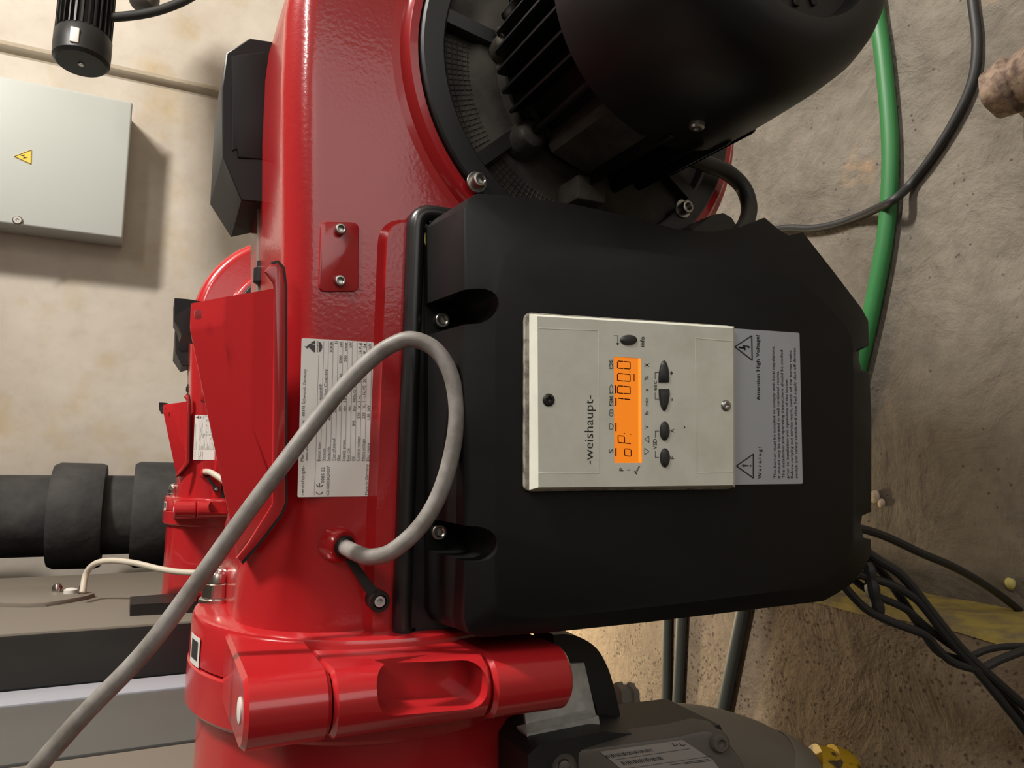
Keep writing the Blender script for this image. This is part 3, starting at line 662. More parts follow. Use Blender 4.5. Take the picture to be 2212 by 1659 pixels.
# --- vertical hinge: three knuckles with webs to the flange
def knuckle(bm, cx, cy, r, z0, z1, web, tilt=0.0):
    """Teardrop prism along z: a round barrel with a tangent web towards +x."""
    P = []
    for i in range(25):
        t = math.radians(-8 - 166 * i / 24); P.append(Vector((cx + r * math.cos(t), cy + r * math.sin(t), 0)))
    P += [Vector((cx - r * 1.3, web[1] - .01, 0)), Vector((web[0], web[1], 0))]
    lo = [p + Vector((0, 0, z0)) for p in P]; hi = [p + Vector((0, 0, z1)) for p in P]; zz = Vector((0, 0, 1))
    loft(bm, [inset_poly(lo, zz, .003), [p + Vector((0, 0, .003)) for p in lo], [p - Vector((0, 0, .003)) for p in hi], inset_poly(hi, zz, .003)])
hc = (-.1755, .537); KZ = [aY(x_, 1490, .515).z for x_ in (530, 720, 724, 1064, 1068, 1238)]
bm = bmesh.new(); knuckle(bm, hc[0], hc[1], .0243, KZ[1], KZ[0], (-.1525, .67)); hg = obj('hinge_knuckle', bm, 'red_smooth', bn)
bm = bmesh.new(); lathe(bm, [(0, .0085), (.0012, .0085), (.0018, .007), (.0018, .001)], (hc[0] + .001, hc[1], KZ[0] - .0005), (0, 0, 1), 20); obj('hinge_pin', bm, 'whitetape', hg)
bm = bmesh.new(); knuckle(bm, hc[0] - .001, hc[1], .0235, KZ[3], KZ[2], (-.158, .61)); h2 = obj('hinge_knuckle', bm, 'red_smooth', bn)
# slot cut into the middle knuckle
bm = bmesh.new(); q = rounded([aY(*t, hc[1] - .0235) for t in ((816, 1452), (1056, 1434), (1052, 1532), (816, 1550))], .017, 6); prism(bm, [p - Vector((0, .02, 0)) for p in q], (0, .056, 0)); cut = obj('cutter', bm, 'red_smooth')
boolean(h2, [cut])
bm = bmesh.new(); knuckle(bm, hc[0] - .002, hc[1], .0245, KZ[5], KZ[4], (-.158, .65)); obj('hinge_knuckle', bm, 'red_smooth', bn)

# --- black control cover
top = [(1003, 1340), (1003, 1140), (1003, 900), (1003, 640), (1003, 450), (1012, 428), (1032, 417), (1120, 423), (1240, 440), (1380, 471), (1470, 496), (1540, 499), (1600, 489), (1653, 469), (1680, 492), (1704, 507), (1735, 500), (1800, 583), (1863, 666), (1877, 692), (1879, 747), (1859, 753), (1856, 776), (1863, 799), (1880, 806), (1884, 900), (1884, 1105), (1864, 1114), (1860, 1133), (1867, 1161), (1883, 1165), (1883, 1197), (1866, 1232), (1841, 1262), (1809, 1283), (1780, 1299), (1600, 1321), (1400, 1345), (1200, 1366), (1040, 1378), (1012, 1368)]
face = [(1070, 1300), (1070, 1140), (1070, 900), (1070, 640), (1075, 590), (1095, 548), (1140, 524), (1180, 525), (1260, 530), (1390, 545), (1470, 557), (1540, 567), (1600, 577), (1653, 587), (1680, 594), (1704, 602), (1725, 610), (1775, 650), (1825, 705), (1840, 735), (1842, 755), (1842, 765), (1842, 776), (1842, 790), (1842, 806), (1842, 900), (1842, 1105), (1842, 1114), (1842, 1133), (1842, 1161), (1841, 1172), (1838, 1190), (1828, 1215), (1810, 1237), (1785, 1255), (1760, 1268), (1600, 1288), (1400, 1312), (1200, 1333), (1100, 1340), (1078, 1325)]
assert len(top) == len(face)
O1 = [aT(*p, -.010) for p in top]; O2 = [aT(*p, 0) for p in face]
rear = []
for i, p in enumerate(O1):
    z = aY(917, top[i][1], .600).z if i < 5 else (aY(935, 428, .600).z if i == 5 else (aY(930, 1372, .600).z if i == len(O1) - 1 else p.z))
    x = p.x + (.0 if p.x > 0 else -.004)
    rear.append(Vector((x, .600, z)))
lerpL = lambda A, B, d: [a + (b - a).normalized() * min(d, (b - a).length * .4) for a, b in zip(A, B)]
bm = bmesh.new()
loft(bm, [rear, lerpL(O1, rear, .003), [(a * 2 + b + c) / 4 for a, b, c in zip(O1, lerpL(O1, rear, .002), lerpL(O1, O2, .002))], lerpL(O1, O2, .003), lerpL(O2, O1, .006), lerpL(O2, O1, .002), [a + (b - a) * .0 - TN * .0 for a, b in zip(O2, O1)]])
cv_ = obj('control_cover', bm, 'cover', bn, 28)
cuts = []
for pts, x_end in (([(985, 622), (1036, 622)] + [(1036 + 39 * math.sin(a * PI / 10), 660 - 38 * math.cos(a * PI / 10)) for a in range(1, 10)] + [(1036, 698), (985, 698), (800, 694), (800, 622)], 0), ([(985, 1136), (1034, 1138)] + [(1034 + 38 * math.sin(a * PI / 10), 1176 - 38 * math.cos(a * PI / 10)) for a in range(1, 10)] + [(1034, 1214), (985, 1214), (800, 1212), (800, 1134)], 0)):
    q0 = [aT(*p, -.003) for p in pts]; q = [Vector((p.x, .42, p.z)) for p in q0]; q2 = [Vector((p.x, .5985, p.z)) for p in q0]
    bm = bmesh.new(); loft(bm, [q, q2]); cuts.append(obj('cutter', bm, 'cover'))
boolean(cv_, cuts)
# rim that seals against the housing
bm = bmesh.new(); rimq = rounded([Vector((-.165, .598, .8125)), Vector((.216, .598, .8125)), Vector((.216, .598, .50)), Vector((-.150, .598, .46))], .024, 8)
loft(bm, [[p + Vector((0, .012, 0)) for p in rimq], [p + Vector((0, .004, 0)) for p in rimq], [p + Vector((0, .001, 0)) for p in inset_poly(rimq, n_, .0012)], [p - Vector((0, .002, 0)) for p in inset_poly(rimq, n_, .004)], [p - Vector((0, .003, 0)) for p in inset_poly(rimq, n_, .0075)], [p - Vector((0, .002, 0)) for p in inset_poly(rimq, n_, .0105)], [p + Vector((0, .001, 0)) for p in inset_poly(rimq, n_, .013)], [p + Vector((0, .003, 0)) for p in inset_poly(rimq, n_, .0145)], [p + Vector((0, .0035, 0)) for p in inset_poly(rimq, n_, .03)]]); obj('cover_rim', bm, 'cover_rim', cv_)
for px, py in ((957, 691), (950, 1150)):
    bm = bmesh.new(); p = aY(px, py, .592); socket_screw(bm, Vector((p.x, .601, p.z)), (0, -1, 0), .0068, .009); obj('cover_screw', bm, 'zinc', cv_)
bm = bmesh.new(); q = [aY(*t, .597) for t in ((918, 503), (924, 508), (925, 532), (920, 535), (917, 520))]; plate(bm, q, (0, -1, .2), .0006); obj('paint_smear', bm, 'yellowmark', cv_)
# cable entry at the fan side of the cover
bm = bmesh.new(); q = [aY(*t, .56) for t in ((1495, 498), (1540, 464), (1562, 460), (1580, 470), (1594, 492), (1560, 503))]; prism(bm, q, (0, .035, 0)); obj('cable_entry', bm, 'cover_rim', cv_)

# --- display panel on the cover
bm = bmesh.new(); q = rounded([aT(*t, .005) for t in ((1133, 1062), (1134, 674), (1583, 703), (1584, 1057))], .006, 5); plate(bm, q, TN, .005, .0012); dp = obj('display_panel', bm, 'device_base', bn)
sD = lambda a, b: aT(a, b, .0135)
q0 = [aT(*t, .006) for t in ((1144, 1058), (1144, 678), (1586, 705), (1587, 1053))]
q1 = [sD(*t) for t in ((1163, 1053), (1161, 683), (1583, 709), (1584, 1048))]
bm = bmesh.new(); loft(bm, [[p - TN * .002 for p in q0], q0, [a.lerp(b, .9) for a, b in zip(q0, q1)], q1])
fp = obj('front_shell', bm, 'device', dp)
bm = bmesh.new(); q = [aT(*t, .0136) + TN * .01 for t in ((1327, 1000), (1326, 770), (1386, 774), (1388, 1000))]; prism(bm, q, TN * -.02); cut = obj('cutter', bm, 'device'); boolean(fp, [cut])
bm = bmesh.new(); q = [aT(*t, .0127) for t in ((1326, 1001), (1325, 769), (1388, 773), (1389, 1001))]; plate(bm, q, TN, .003); obj('screen', bm, 'lcd', dp)
bm = bmesh.new(); q = [aT(*t, .0131) for t in ((1380, 999), (1379, 774), (1384, 774), (1385, 999))]; plate(bm, q, TN, .002); obj('screen_edge', bm, 'lcd_edge', dp)
sL = lambda a, b: aT(a, b, .0129)
bm = bmesh.new()
A4 = lambda x, y: (1300 + x / 7.373, 720 + y / 7.373)
A5 = lambda x, y: (1240 + x / 7.542, 840 + y / 7.542)
def seg_(pts, c, wpx=2.1): stroke(bm, [c(*p) for p in pts], wpx, sL)
for y0, y1 in ((442, 562), (638, 760), (836, 958)):
    seg_([(250, y0 + 12), (250, y1 - 10)], A4); seg_([(450, y0 + 22), (452, y1)], A4)
    seg_([(262, y0), (338, y0 + 6)], A4); seg_([(360, y0 + 8), (440, y0 + 16)], A4)
    seg_([(262, y1 - 8), (338, y1)], A4); seg_([(360, y1), (440, y1 + 6)], A4)
seg_([(262, 1033), (340, 1043)], A4, 2.4); seg_([(366, 1045), (448, 1055)], A4, 2.4)
seg_([(514, 650), (515, 762)], A4, 1.8); seg_([(440, 612), (452, 614)], A4, 1.8)
seg_([(718, 775), (720, 865)], A5); seg_([(822, 785), (824, 875)], A5); seg_([(728, 762), (808, 768)], A5); seg_([(730, 872), (812, 882)], A5); seg_([(834, 884), (920, 893)], A5)
seg_([(815, 726), (827, 728)], A5, 1.8); seg_([(915, 737), (927, 739)], A5, 1.8)
seg_([(824, 990), (826, 1082)], A5); seg_([(930, 1000), (932, 1092)], A5); seg_([(836, 977), (918, 984)], A5); seg_([(836, 1090), (918, 1099)], A5)
for y0, y1 in ((972, 1090), (562, 684), (152, 270)): seg_([(682, y0), (682, y1)], A5, 2.6)
seg_([(217, 834), (219, 952)], A4, 2.6)
obj('screen_digits', bm, 'lcdink', dp)
# embossed frames
def ridge(bm, pts, wpx, h, surf_off):
    for a, b in zip(pts, pts[1:]):
        a, b = Vector(a), Vector(b); d = (b - a).normalized(); q = Vector((-d.y, d.x)) * wpx / 2
        plate(bm, [aT(*(v), surf_off + h) for v in (a + q, b + q, b - q, a - q)], TN, h + .0002, h * .5)
bm = bmesh.new(); ridge(bm, [(1164, 709), (1293, 714), (1295, 1022), (1163, 1021)], 2.0, .0003, .0135); obj('embossed_frame', bm, 'device', dp); bm = bmesh.new(); ridge(bm, [(1583, 737), (1503, 730), (1506, 1021), (1584, 1020)], 2.4, .0003, .0135); obj('embossed_frame', bm, 'device', dp)
# buttons
def button(px, py, rx, ry, shape='oval'):
    bm = bmesh.new(); P = []
    if shape == 'oval': P = [(px + rx * math.cos(t * PI / 12), py + ry * math.sin(t * PI / 12)) for t in range(24)]
    else:
        s = 1 if shape == 'down' else -1
        P = [(px - rx, py - s * ry), (px - rx * .99, py - s * ry * .6)] + [(px - rx * math.cos(a), py + s * (-ry * .6 + 1.6 * ry * math.sin(a) ** 1.35)) for a in [PI * k_ / 14 for k_ in range(1, 14)]] + [(px + rx * .99, py - s * ry * .6), (px + rx * .96, py - s * ry * .94), (px + rx * .85, py - s * ry)]
    q = [aT(a, b, .0135) for a, b in P]
    c_ = sum(q, Vector()) / len(q)
    loft(bm, [[p - TN * .001 for p in q], [p + TN * .0012 for p in q], [c_ + (p - c_) * .86 + TN * .0022 for p in q], [c_ + (p - c_) * .5 + TN * .0028 for p in q]]); obj('button', bm, 'button', dp)
button(1357, 734.5, 18.2, 11); button(1433.5, 802.5, 11.3, 23.5, 'up'); button(1434, 864, 11.3, 23.5, 'down'); button(1435, 931, 10.2, 20.5); button(1435.5, 988.8, 10.2, 20.5)
for px, py in ((1185, 864), (1568, 876)):
    bm = bmesh.new(); p = aT(px, py, .0137); cross_screw(bm, p, TN, .0049 if px < 1300 else .0046); obj('panel_screw', bm, 'zinc' if px > 1300 else 'black_metal', dp)
sP = lambda a, b: aT(a, b, .0138)
bm = bmesh.new()
def P_(s, x0, y0, x1, y1, h, bold=0.0): text_px(bm, s, (x0, y0), (x1, y1), h, sP, bold)
P_('-weishaupt-', 1281.0, 1003, 1281.5, 854, 18.5, -.004)
P_('info', 1391.6, 749, 1392, 727, 8.8, .01); P_('S', 1324.7, 978.5, 1324.7, 970.4, 9.3); P_('P', 1346.6, 1017.4, 1346.6, 1010, 8.6); P_('i', 1361.2, 1016, 1361.2, 1014, 8.4)
P_('V', 1401.2, 926, 1401.2, 919, 8.3); P_('h', 1401, 895, 1401, 889, 8.3); P_('min', 1401, 877, 1401, 859.3, 8.3); P_('s', 1401, 845, 1401, 840, 8.4); P_('%', 1401, 821, 1401, 812, 8.6)
P_('VSD', 1419, 970.6, 1419, 948, 8.2); P_('esc', 1419, 843.4, 1419, 823.8, 8.6); P_('A', 1456.4, 934.3, 1456.4, 926, 8); P_('F', 1456, 991.4, 1456, 985.2, 7.6)
P_('+', 1455, 810, 1455, 801.5, 8, .02); P_('-', 1454.5, 866, 1454.5, 860.5, 8, .02)
W = 1.0
for pts in ([(1423, 988), (1415.5, 988), (1415.5, 974)], [(1415.5, 945), (1415.5, 931), (1423, 931)], [(1423, 862), (1415.2, 862), (1415.2, 848)], [(1415.2, 819), (1415.2, 804.5), (1423, 804.5)], [(1326, 725), (1334.5, 725), (1334.5, 741)]): stroke(bm, pts, W, sP)
fill(bm, [(1331, 741), (1338, 741), (1334.5, 746)], sP)
for tri in ([(1392.6, 982), (1402, 975), (1392.6, 968)], [(1392.8, 948.5), (1402, 955.5), (1402, 941.5)]): stroke(bm, tri, W, sP, True)
# small pictograms above the screen and the spanner beside it
stroke(bm, [(1317, 927), (1321, 927.5), (1324.5, 924), (1325, 919), (1322, 916), (1317.5, 914.5), (1316.5, 918)], W, sP, True)
for cy_ in (895, 889): stroke(bm, [(1320.5 + 4 * math.cos(t * PI / 5), cy_ + 4 * math.sin(t * PI / 5)) for t in range(10)], W, sP, True)
stroke(bm, [(1320.5, 885), (1318.5, 884)], W, sP)
stroke(bm, [(1317, 876), (1324, 876), (1324, 866), (1317, 866)], W, sP, True); stroke(bm, [(1317, 876), (1324, 866)], W, sP); stroke(bm, [(1320.5, 866), (1320.5, 862)], W, sP); stroke(bm, [(1317, 863), (1324, 857), (1317, 857), (1324, 863)], W, sP, True)
def flame(y): stroke(bm, [(1316.5, y), (1324.5, y)], W, sP); stroke(bm, [(1318, y), (1318, y - 4), (1317, y - 8), (1318, y - 14), (1320.5, y - 19), (1323, y - 14), (1324, y - 8), (1323, y - 4), (1323, y)], W, sP)
flame(849); flame(796); stroke(bm, [(1315, 792), (1325, 777)], W, sP); stroke(bm, [(1325, 792), (1315, 777)], W, sP)
stroke(bm, [(1392.5, 792), (1402, 785)], W, sP); stroke(bm, [(1402, 792), (1392.5, 785)], W, sP); stroke(bm, [(1395, 787.5), (1400, 788), (1397, 791)], W, sP)
stroke(bm, [(1372, 1022), (1376, 1014), (1380.5, 1006.5), (1382, 1008), (1377.5, 1016), (1375, 1023)], W, sP); stroke(bm, [(1371, 1018), (1373, 1021), (1375, 1024)], 2.2, sP)
fill(bm, [(1477, 922), (1480, 921), (1480.5, 924), (1478, 924.5)], sP)
obj('lettering', bm, 'ink', dp)

# --- warning label below the display
bm = bmesh.new(); q = [aT(*t, .0007) for t in ((1580, 1047), (1579, 709), (1727, 719), (1734, 1045))]; plate(bm, rounded(q, .0014, 3), TN, .0007); wl = obj('warning_label', bm, 'label', bn)
sW = lambda a, b: aT(a, b, .0010); bm = bmesh.new()
def Wt(s, x0, y0, x1, y1, h, bold=0.0): text_px(bm, s, (x0, y0), (x1, y1), h, sW, bold)
Wt('Attention High Voltage!', 1642, 865, 1640, 723.5, 7.2, .022); Wt('W a r n i n g !', 1645, 1034, 1645, 965, 6.8, .022)
for s, x0, x1, ye in [('This burner must be installed to comply with local regulations.', 1676.8, 1672.6, 747), ('It should only be operated in well ventilated rooms.', 1685.9, 1682.6, 801), ('The installation and operating instructions should be studied', 1695.2, 1691, 756), ('prior to installation and operation of the burner.', 1704.6, 1701.5, 817), ('Before carrying out service work, switch off the burner mains', 1713.8, 1709.8, 757), ('switch and safety switch and close fuel supply shut off devices.', 1723.3, 1718.8, 749.5)]: Wt(s, x0, 1033, x1, ye, 5.4, .008)
stroke(bm, [(1587.5, 749), (1624, 725.5), (1625, 778)], 2.6, sW, True); stroke(bm, [(1591, 1006.5), (1627.5, 981), (1627.5, 1032.5)], 2.6, sW, True)
fill(bm, [(1597, 748), (1597, 752), (1607.5, 750.5), (1612, 757), (1609, 747.5), (1606.5, 745.2), (1605, 745), (1608, 753)][::1], sW)
stroke(bm, [(1597, 750.5), (1609, 752)], 3.4, sW); stroke(bm, [(1609, 756), (1606, 745.8)], 2.6, sW); stroke(bm, [(1606, 746.5), (1617, 748.5)], 2.6, sW); fill(bm, [(1615, 745.5), (1622, 750.5), (1615.5, 752.5)], sW)
fill(bm, [(1603.5, 1003.3), (1603.5, 1008.5), (1617.5, 1006.8), (1617.5, 1005)], sW); fill(bm, [(1620, 1004.3), (1620, 1008), (1623, 1008), (1623, 1004.3)], sW)
obj('lettering', bm, 'ink', wl)

# ---------------------------------------------------------------- the far burner
D2 = 1.72
bn2 = dup(bn, (0, D2, 0), 'far red gas burner behind the near burner, in front of the taupe boiler door')

# ================================================================ cables and hoses near the burner
bm = bmesh.new()
gp = [pb + gd * .011, aY(768, 1194, .588), aY(800, 1203, .572), aY(845, 1192, .556), aY(905, 1140, .545), aY(948, 1070, .54), aY(976, 980, .537), aY(987, 890, .537), aY(974, 810, .54), aY(940, 755, .546), aY(890, 733, .553), aY(845, 746, .562), aY(800, 778, .572), aY(740, 838, .583), aY(680, 912, .587), aY(600, 1018, .588), aY(520, 1126, .592), aY(430, 1252, .598), aY(310, 1410, .606), (0, 0, 0), (0, 0, 0)]
gp[-2] = aY(180, 1545, .615); gp[-1] = aY(40, 1705, .625)
tube(bm, gp, .0065, 18, 10)
tag(obj('grey_cable', bm, 'greycable'), 'thick grey cable looping over the near burner nameplate', 'cable')
bm = bmesh.new(); Y2 = YF + D2
tube(bm, [aY(444, 1019, Y2 - .01), aY(458, 1022, Y2 - .05), aY(488, 1044, Y2 - .09), aY(520, 1090, Y2 - .11), aY(535, 1160, Y2 - .12), aY(510, 1208, Y2 - .11), aY(480, 1224, Y2 - .1), aY(440, 1236, Y2 - .08), aY(395, 1236, Y2 - .05), aY(345, 1229, Y2 - .0), aY(290, 1216, Y2 + .04), aY(240, 1211, Y2 + .09), aY(205, 1218, Y2 + .12), aY(186, 1240, Y2 + .14), aX(178, 1280, XB + .03)], .0085, 12)
tag(obj('cream_cable', bm, 'creamcable'), 'cream cable arching from the far boiler cover plate to the far burner', 'cable')
# motor lead looping into the cover
bm = bmesh.new(); tube(bm, [aY(1460, 330, .57), aY(1520, 352, .58), aY(1570, 372, .585), (aY(1605, 405, .585)), aY(1618, 445, .58), aY(1612, 480, .57), aY(1596, 505, .56), aY(1580, 530, .555)], .0085, 14); tag(obj('motor_cable', bm, 'rubber'), 'short black cable looping from the fan motor into the control cover', 'cable')
# floor hose and thin cable
zf = .0125
bm = bmesh.new(); tube(bm, [aZ(1893, -300, zf), aZ(1880, -120, zf), aZ(1893, 20, zf), aZ(1906, 110, zf), aZ(1917, 220, zf), aZ(1923, 320, zf), aZ(1921, 420, zf), aZ(1911, 520, zf), aZ(1893, 620, zf), aZ(1872, 720, zf), aZ(1840, 850, zf), aZ(1790, 1020, zf)], .0125, 16); tag(obj('green_hose', bm, 'green'), 'green garden hose lying on the worn concrete floor', 'hose')
bm = bmesh.new(); zc = .007
tube(bm, [aZ(2085, -160, zc), aZ(2093, -60, zc), aZ(2103, 20, zc), aZ(2110, 90, zc), aZ(2104, 160, zc), aZ(2083, 220, zc), aZ(2045, 290, zc), aZ(2005, 350, zc), aZ(1965, 400, .009), aZ(1930, 432, .0325), aZ(1895, 450, .02), aZ(1850, 470, zc), aZ(1800, 486, zc), aZ(1750, 494, zc), aZ(1700, 493, zc), aZ(1640, 505, zc), aZ(1560, 540, zc)], .0066, 12)
tag(obj('floor_cable', bm, 'rubber'), 'thin black cable curving across the floor beside the green hose', 'cable')
bm = bmesh.new()
p = aZ(2225, 165, .06); lathe(bm, [(-.05, .012), (-.045, .03), (-.02, .036), (-.012, .03), (.0, .034), (.02, .04), (.05, .042), (.06, .03), (.16, .028)], p, (.1, -1, .0), 24, rad=lambda r, t, d: r * (1 + .06 * math.sin(5 * t + 60 * d)))
lathe(bm, [(0, .03), (.004, .03), (.035, .012), (.06, .012)], Vector((p.x, p.y + .02, 0)), (0, 0, 1), 16)
tag(obj('rusty_fitting', bm, 'rust'), 'rusty round pipe fitting standing on the floor at the picture edge', 'fitting')

# bundle of black cables leaving the cover towards the plinth
def px_tube(name, pts, r, m, label, cat, group=None, seg=10):
    bm = bmesh.new(); k_ = 0 if group is None else 1; off = 0 if group is None else (sum(map(ord, label)) % 5) * .0045
    tube(bm, [aY(p[0], p[1], p[2] if not k_ else .512 - (p[0] - 1850) / 375 * .038 - off) for p in pts], r, seg); o = obj(name, bm, m); return tag(o, label, cat, group)
G1 = 'black cables bundled below the control cover'
px_tube('burner_cable', [(1835, 1140, .56), (1868, 1144, .56), (1920, 1162, .56), (1990, 1195, .56), (2060, 1225, .56), (2130, 1265, .57), (2200, 1317, .58), (2300, 1410, .6)], .0046, 'rubber', 'single black cable leaving the cover notch apart from the bundle', 'cable')
px_tube('burner_cable', [(1855, 1180, .50), (1890, 1205, .50), (1950, 1245, .50), (2010, 1320, .505), (2075, 1400, .51), (2150, 1470, .52), (2225, 1535, .53), (2330, 1620, .55)], .0048, 'rubber', 'uppermost thick black cable of the bundle below the cover corner', 'cable', G1)
px_tube('burner_cable', [(1855, 1195, .49), (1900, 1230, .49), (1945, 1290, .49), (1985, 1350, .495), (2030, 1410, .5), (2110, 1440, .51), (2170, 1505, .52), (2230, 1580, .53)], .0042, 'rubber', 'black bundle cable crossing behind the uppermost one', 'cable', G1)
px_tube('burner_cable', [(1850, 1240, .505), (1885, 1250, .505), (1930, 1265, .505), (1985, 1300, .51), (2040, 1370, .515), (2110, 1450, .52), (2200, 1560, .53), (2260, 1640, .54)], .0040, 'rubber', 'black bundle cable leaving the cover corner in the middle', 'cable', G1)
px_tube('burner_cable', [(1835, 1245, .51), (1865, 1268, .51), (1900, 1290, .51), (1955, 1315, .515), (2010, 1360, .52), (2075, 1400, .525), (2140, 1480, .53), (2230, 1600, .54)], .0036, 'rubber', 'thin black bundle cable with a knotted tie near the cover', 'cable', G1)
px_tube('burner_cable', [(1815, 1255, .50), (1840, 1285, .50), (1875, 1318, .50), (1930, 1345, .505), (1995, 1370, .51), (2020, 1395, .51), (2050, 1425, .515), (2085, 1440, .52), (2120, 1444, .525), (2160, 1425, .53), (2225, 1400, .54)], .0040, 'rubber', 'lowest black bundle cable sagging below the others then turning back', 'cable', G1)
px_tube('burner_cable', [(1990, 1345, .512), (2040, 1385, .517), (2090, 1415, .522), (2130, 1404, .53), (2170, 1397, .54), (2240, 1394, .56)], .0034, 'rubber', 'thin black cable branching off the bundle towards the yellow plinth edge', 'cable', G1)
bm = bmesh.new(); tube(bm, [aY(1872, 1215, .497), aY(1880, 1250, .494), aY(1888, 1290, .494), aY(1898, 1325, .497)], .006, 8, 8, lambda t: .8 + .35 * abs(math.sin(9 * t))); tag(obj('cable_tie', bm, 'rubber'), 'knotted black tie hanging round the cable bundle by the cover corner', 'tie')

# ================================================================ gas train in the lower picture corner
# galvanised bracket and black strap belong to the valve assembly
gv = thing('gas_valve', 'dark gas valve block with printed label, silver bracket and black strap', 'valve', (-.2, .55, .5))
bm = bmesh.new(); q = [aY(*t, .60) for t in ((1122, 1440), (1262, 1432), (1290, 1556), (1140, 1600))]; q2 = [aY(*t, .598) for t in ((1136, 1588), (1293, 1548), (1293, 1566), (1140, 1612))]
prism(bm, q, (0, .003, 0)); prism(bm, [aY(*t, .58) for t in ((1138, 1586), (1293, 1547), (1296, 1567), (1143, 1614))], (0, .02, 0)); obj('bracket', bm, 'galv', gv)
bm = bmesh.new(); oa = [(1196, 1371), (1225, 1370), (1258, 1379), (1290, 1402), (1312, 1440), (1325, 1480), (1337, 1530), (1345, 1575)]; ob = [(1345, 1575), (1296, 1575), (1288, 1535), (1278, 1492), (1262, 1458), (1240, 1436), (1220, 1428), (1196, 1428)]
ob = [(1196, 1428), (1216, 1427), (1236, 1434), (1256, 1450), (1271, 1475), (1281, 1505), (1290, 1540), (1296, 1580)]
OA = spline([aY(*t, .612) for t in oa], 5); OB = spline([aY(*t, .612) for t in ob], 5)
loft(bm, [[a, b, b + Vector((0, .04, 0)), a + Vector((0, .04, 0))] for a, b in zip(OA, OB)]); obj('strap', bm, 'rubber', gv)
bm = bmesh.new(); q = [aY(*t, .56) for t in ((1140, 1632), (1166, 1608), (1300, 1580), (1400, 1588), (1555, 1566), (1566, 1590), (1566, 1720), (1140, 1720))]; prism(bm, q, (0, .08, 0)); vb = obj('valve_block', bm, 'rubber', gv)
V0 = Vector((0, -1, .35)).normalized(); VO = aY(1400, 1640, .54)
def aV(px, py, off=0.0):
    r = ray(px, py); o = VO + V0 * off; return CAM + r * ((o - CAM).dot(V0) / r.dot(V0))
bm = bmesh.new(); q = [aV(*t) for t in ((1195, 1645), (1240, 1622), (1470, 1590), (1520, 1578), (1560, 1585), (1600, 1640), (1640, 1720), (1250, 1740))]; plate(bm, q, V0, .03, .003); bdy = obj('valve_body', bm, 'valve', gv)
bm = bmesh.new(); q = [aV(*t, .001) for t in ((1296, 1624), (1475, 1599), (1540, 1642), (1575, 1690), (1390, 1700))]; plate(bm, q, V0, .001); obj('valve_label', bm, 'paperlabel', gv)
sV = lambda a, b: aV(a, b, .0014)
bm = bmesh.new()
for i in range(24): x = 1308 + i * 4.2; stroke(bm, [(x, 1632 - (x - 1308) * .15), (x + 5, 1637 - (x - 1308) * .15)], 1.3 if i % 3 else 2.4, sV)
for i in range(20): x = 1342 + i * 4.4; stroke(bm, [(x, 1646 - (x - 1342) * .14), (x + 7, 1652 - (x - 1342) * .14)], 1.3 if i % 3 else 2.4, sV)
stroke(bm, [(1330, 1641), (1490, 1617)], .8, sV); stroke(bm, [(1448, 1652), (1530, 1640)], 1.2, sV); stroke(bm, [(1480, 1650), (1535, 1643)], 1.2, sV); stroke(bm, [(1355, 1660), (1540, 1633)], .8, sV)
for cx_ in (1458, 1474): stroke(bm, [(cx_ - 6, 1606), (cx_ - 1, 1611), (cx_ + 6, 1609)], 1.6, sV)
obj('label_print', bm, 'ink', gv)
for px, py, r_, h_ in ((1214, 1655, .010, .012), (1553, 1602, .007, .006)):
    bm = bmesh.new(); lathe(bm, [(-.006, r_ * 1.25), (h_ * .5, r_ * 1.2), (h_, r_ * .9), (h_, r_ * .55), (h_ * .6, r_ * .5), (h_ * .5, .0004)], aV(px, py), V0, 22); obj('valve_screw', bm, 'valve', bdy)
bm = bmesh.new(); p = aV(1218, 1652, .012); lathe(bm, [(0, .005), (.003, .0045), (.0032, .0015)], p, V0, 16); obj('plug', bm, 'zinc', bdy)

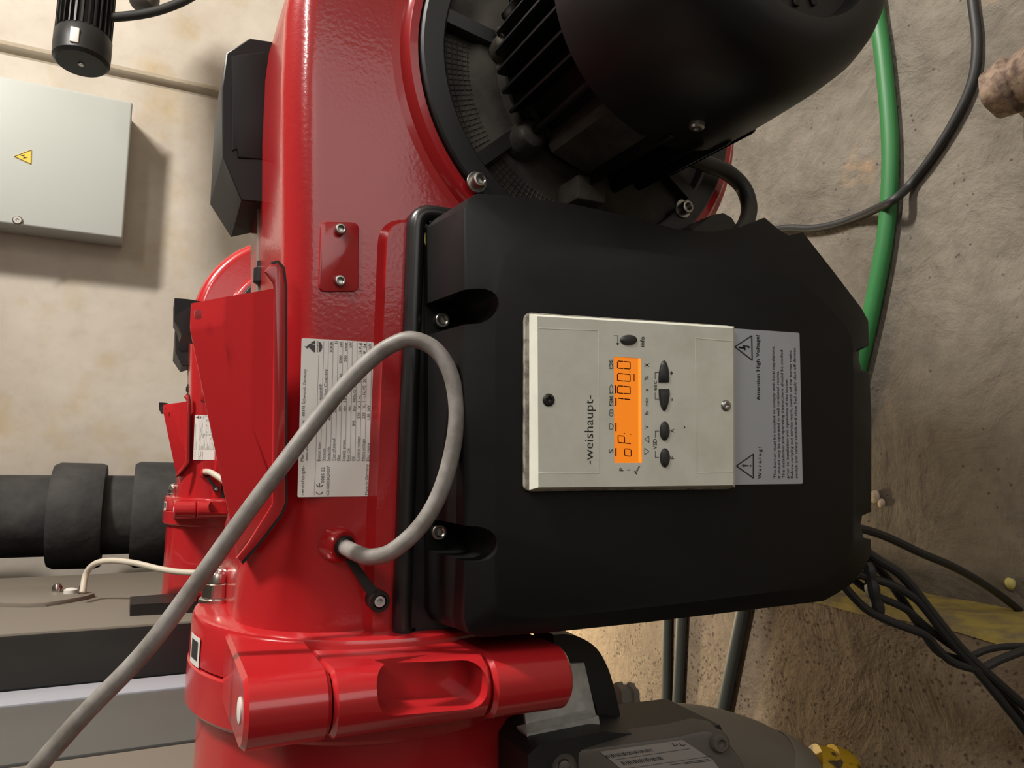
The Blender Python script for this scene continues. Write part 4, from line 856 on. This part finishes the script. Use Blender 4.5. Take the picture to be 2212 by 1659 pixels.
gpp = thing('gas_pipe', 'grey gas pipe elbow with a yellow painted end below the near burner', 'pipe', (-.3, .72, .15))
c = [aY(1330, 1600, .72), aY(1400, 1600, .72), aY(1480, 1600, .72), aY(1560, 1612, .72), aY(1640, 1640, .72), aY(1720, 1690, .72), aY(1800, 1760, .72)]
RG = .0405
bm = bmesh.new(); tube(bm, c, RG, 36, 10); obj('elbow', bm, 'gaspipe', gpp)
C = spline(c, 10); i_ = 46; t_ = (C[i_ + 1] - C[i_ - 1]).normalized()
bm = bmesh.new(); lathe(bm, [(-.028, RG), (-.024, RG * 1.06), (0, RG * 1.09), (.02, RG * 1.09), (.026, RG * 1.04), (.03, RG)], C[i_], t_, 40, False, False); obj('weld_collar', bm, 'gaspipe', gpp)
bm = bmesh.new(); p = aY(1346, 1508, .70); lathe(bm, [(-.014, .010), (-.012, .015), (-.004, .016), (-.002, .013), (.002, .013), (.004, .016), (.012, .015), (.014, .010)], p, (.15, 0, 1), 20, rad=lambda r, t, d: r * (1 + .08 * math.cos(8 * t))); obj('nipple', bm, 'gaspipe', gpp)
p = aY(1800, 1690, .70); bm = bmesh.new(); ayl = (t_ + Vector((.2, -.5, 0))).normalized()
lathe(bm, [(-.03, .036), (-.012, .038), (-.01, .043), (.012, .043), (.018, .039), (.02, .01)], p, ayl, 36); obj('yellow_end', bm, 'yellowpaint', gpp)

# conduits lying on the plinth
for pa, pb_, r, m, lab in (((1442, 1300), (1438, 1560), .0085, 'teal', 'slim dark conduit on the plinth, first of the close pair'), ((1474, 1300), (1462, 1560), .0095, 'teal', 'slim dark conduit on the plinth, second of the close pair'), ((1612, 1280), (1556, 1560), .0105, 'teal', 'teal grey conduit lying alone on the plinth near the yellow edge')):
    a_, b_ = aZ(*pa, PH + r), aZ(*pb_, PH + r); dd = (b_ - a_).normalized()
    bm = bmesh.new(); cyl(bm, a_, b_, r, 14); tag(obj('conduit', bm, m), lab, 'conduit')

# rubble on the floor
def pebble(px, py, r, m, label, cat='pebble', group=None):
    bm = bmesh.new(); bmesh.ops.create_icosphere(bm, subdivisions=2, radius=r); p = aZ(px, py, r * .7)
    for v in bm.verts: v.co = Vector((v.co.x * 1.2, v.co.y * .9, v.co.z * .75)) * (1 + .25 * noise.noise(v.co * 120 + p * 30)) + p
    tag(obj('pebble', bm, m), label, cat, group)
pebble(1890, 1072, .008, 'pebble', 'larger white rubble chip on the floor beside the cover edge')
pebble(1904, 1086, .006, 'pebble', 'smaller white rubble chip next to the larger one')
pebble(2182, 1260, .007, 'yellowmark', 'small yellowish chip lying on the dark floor by the plinth')
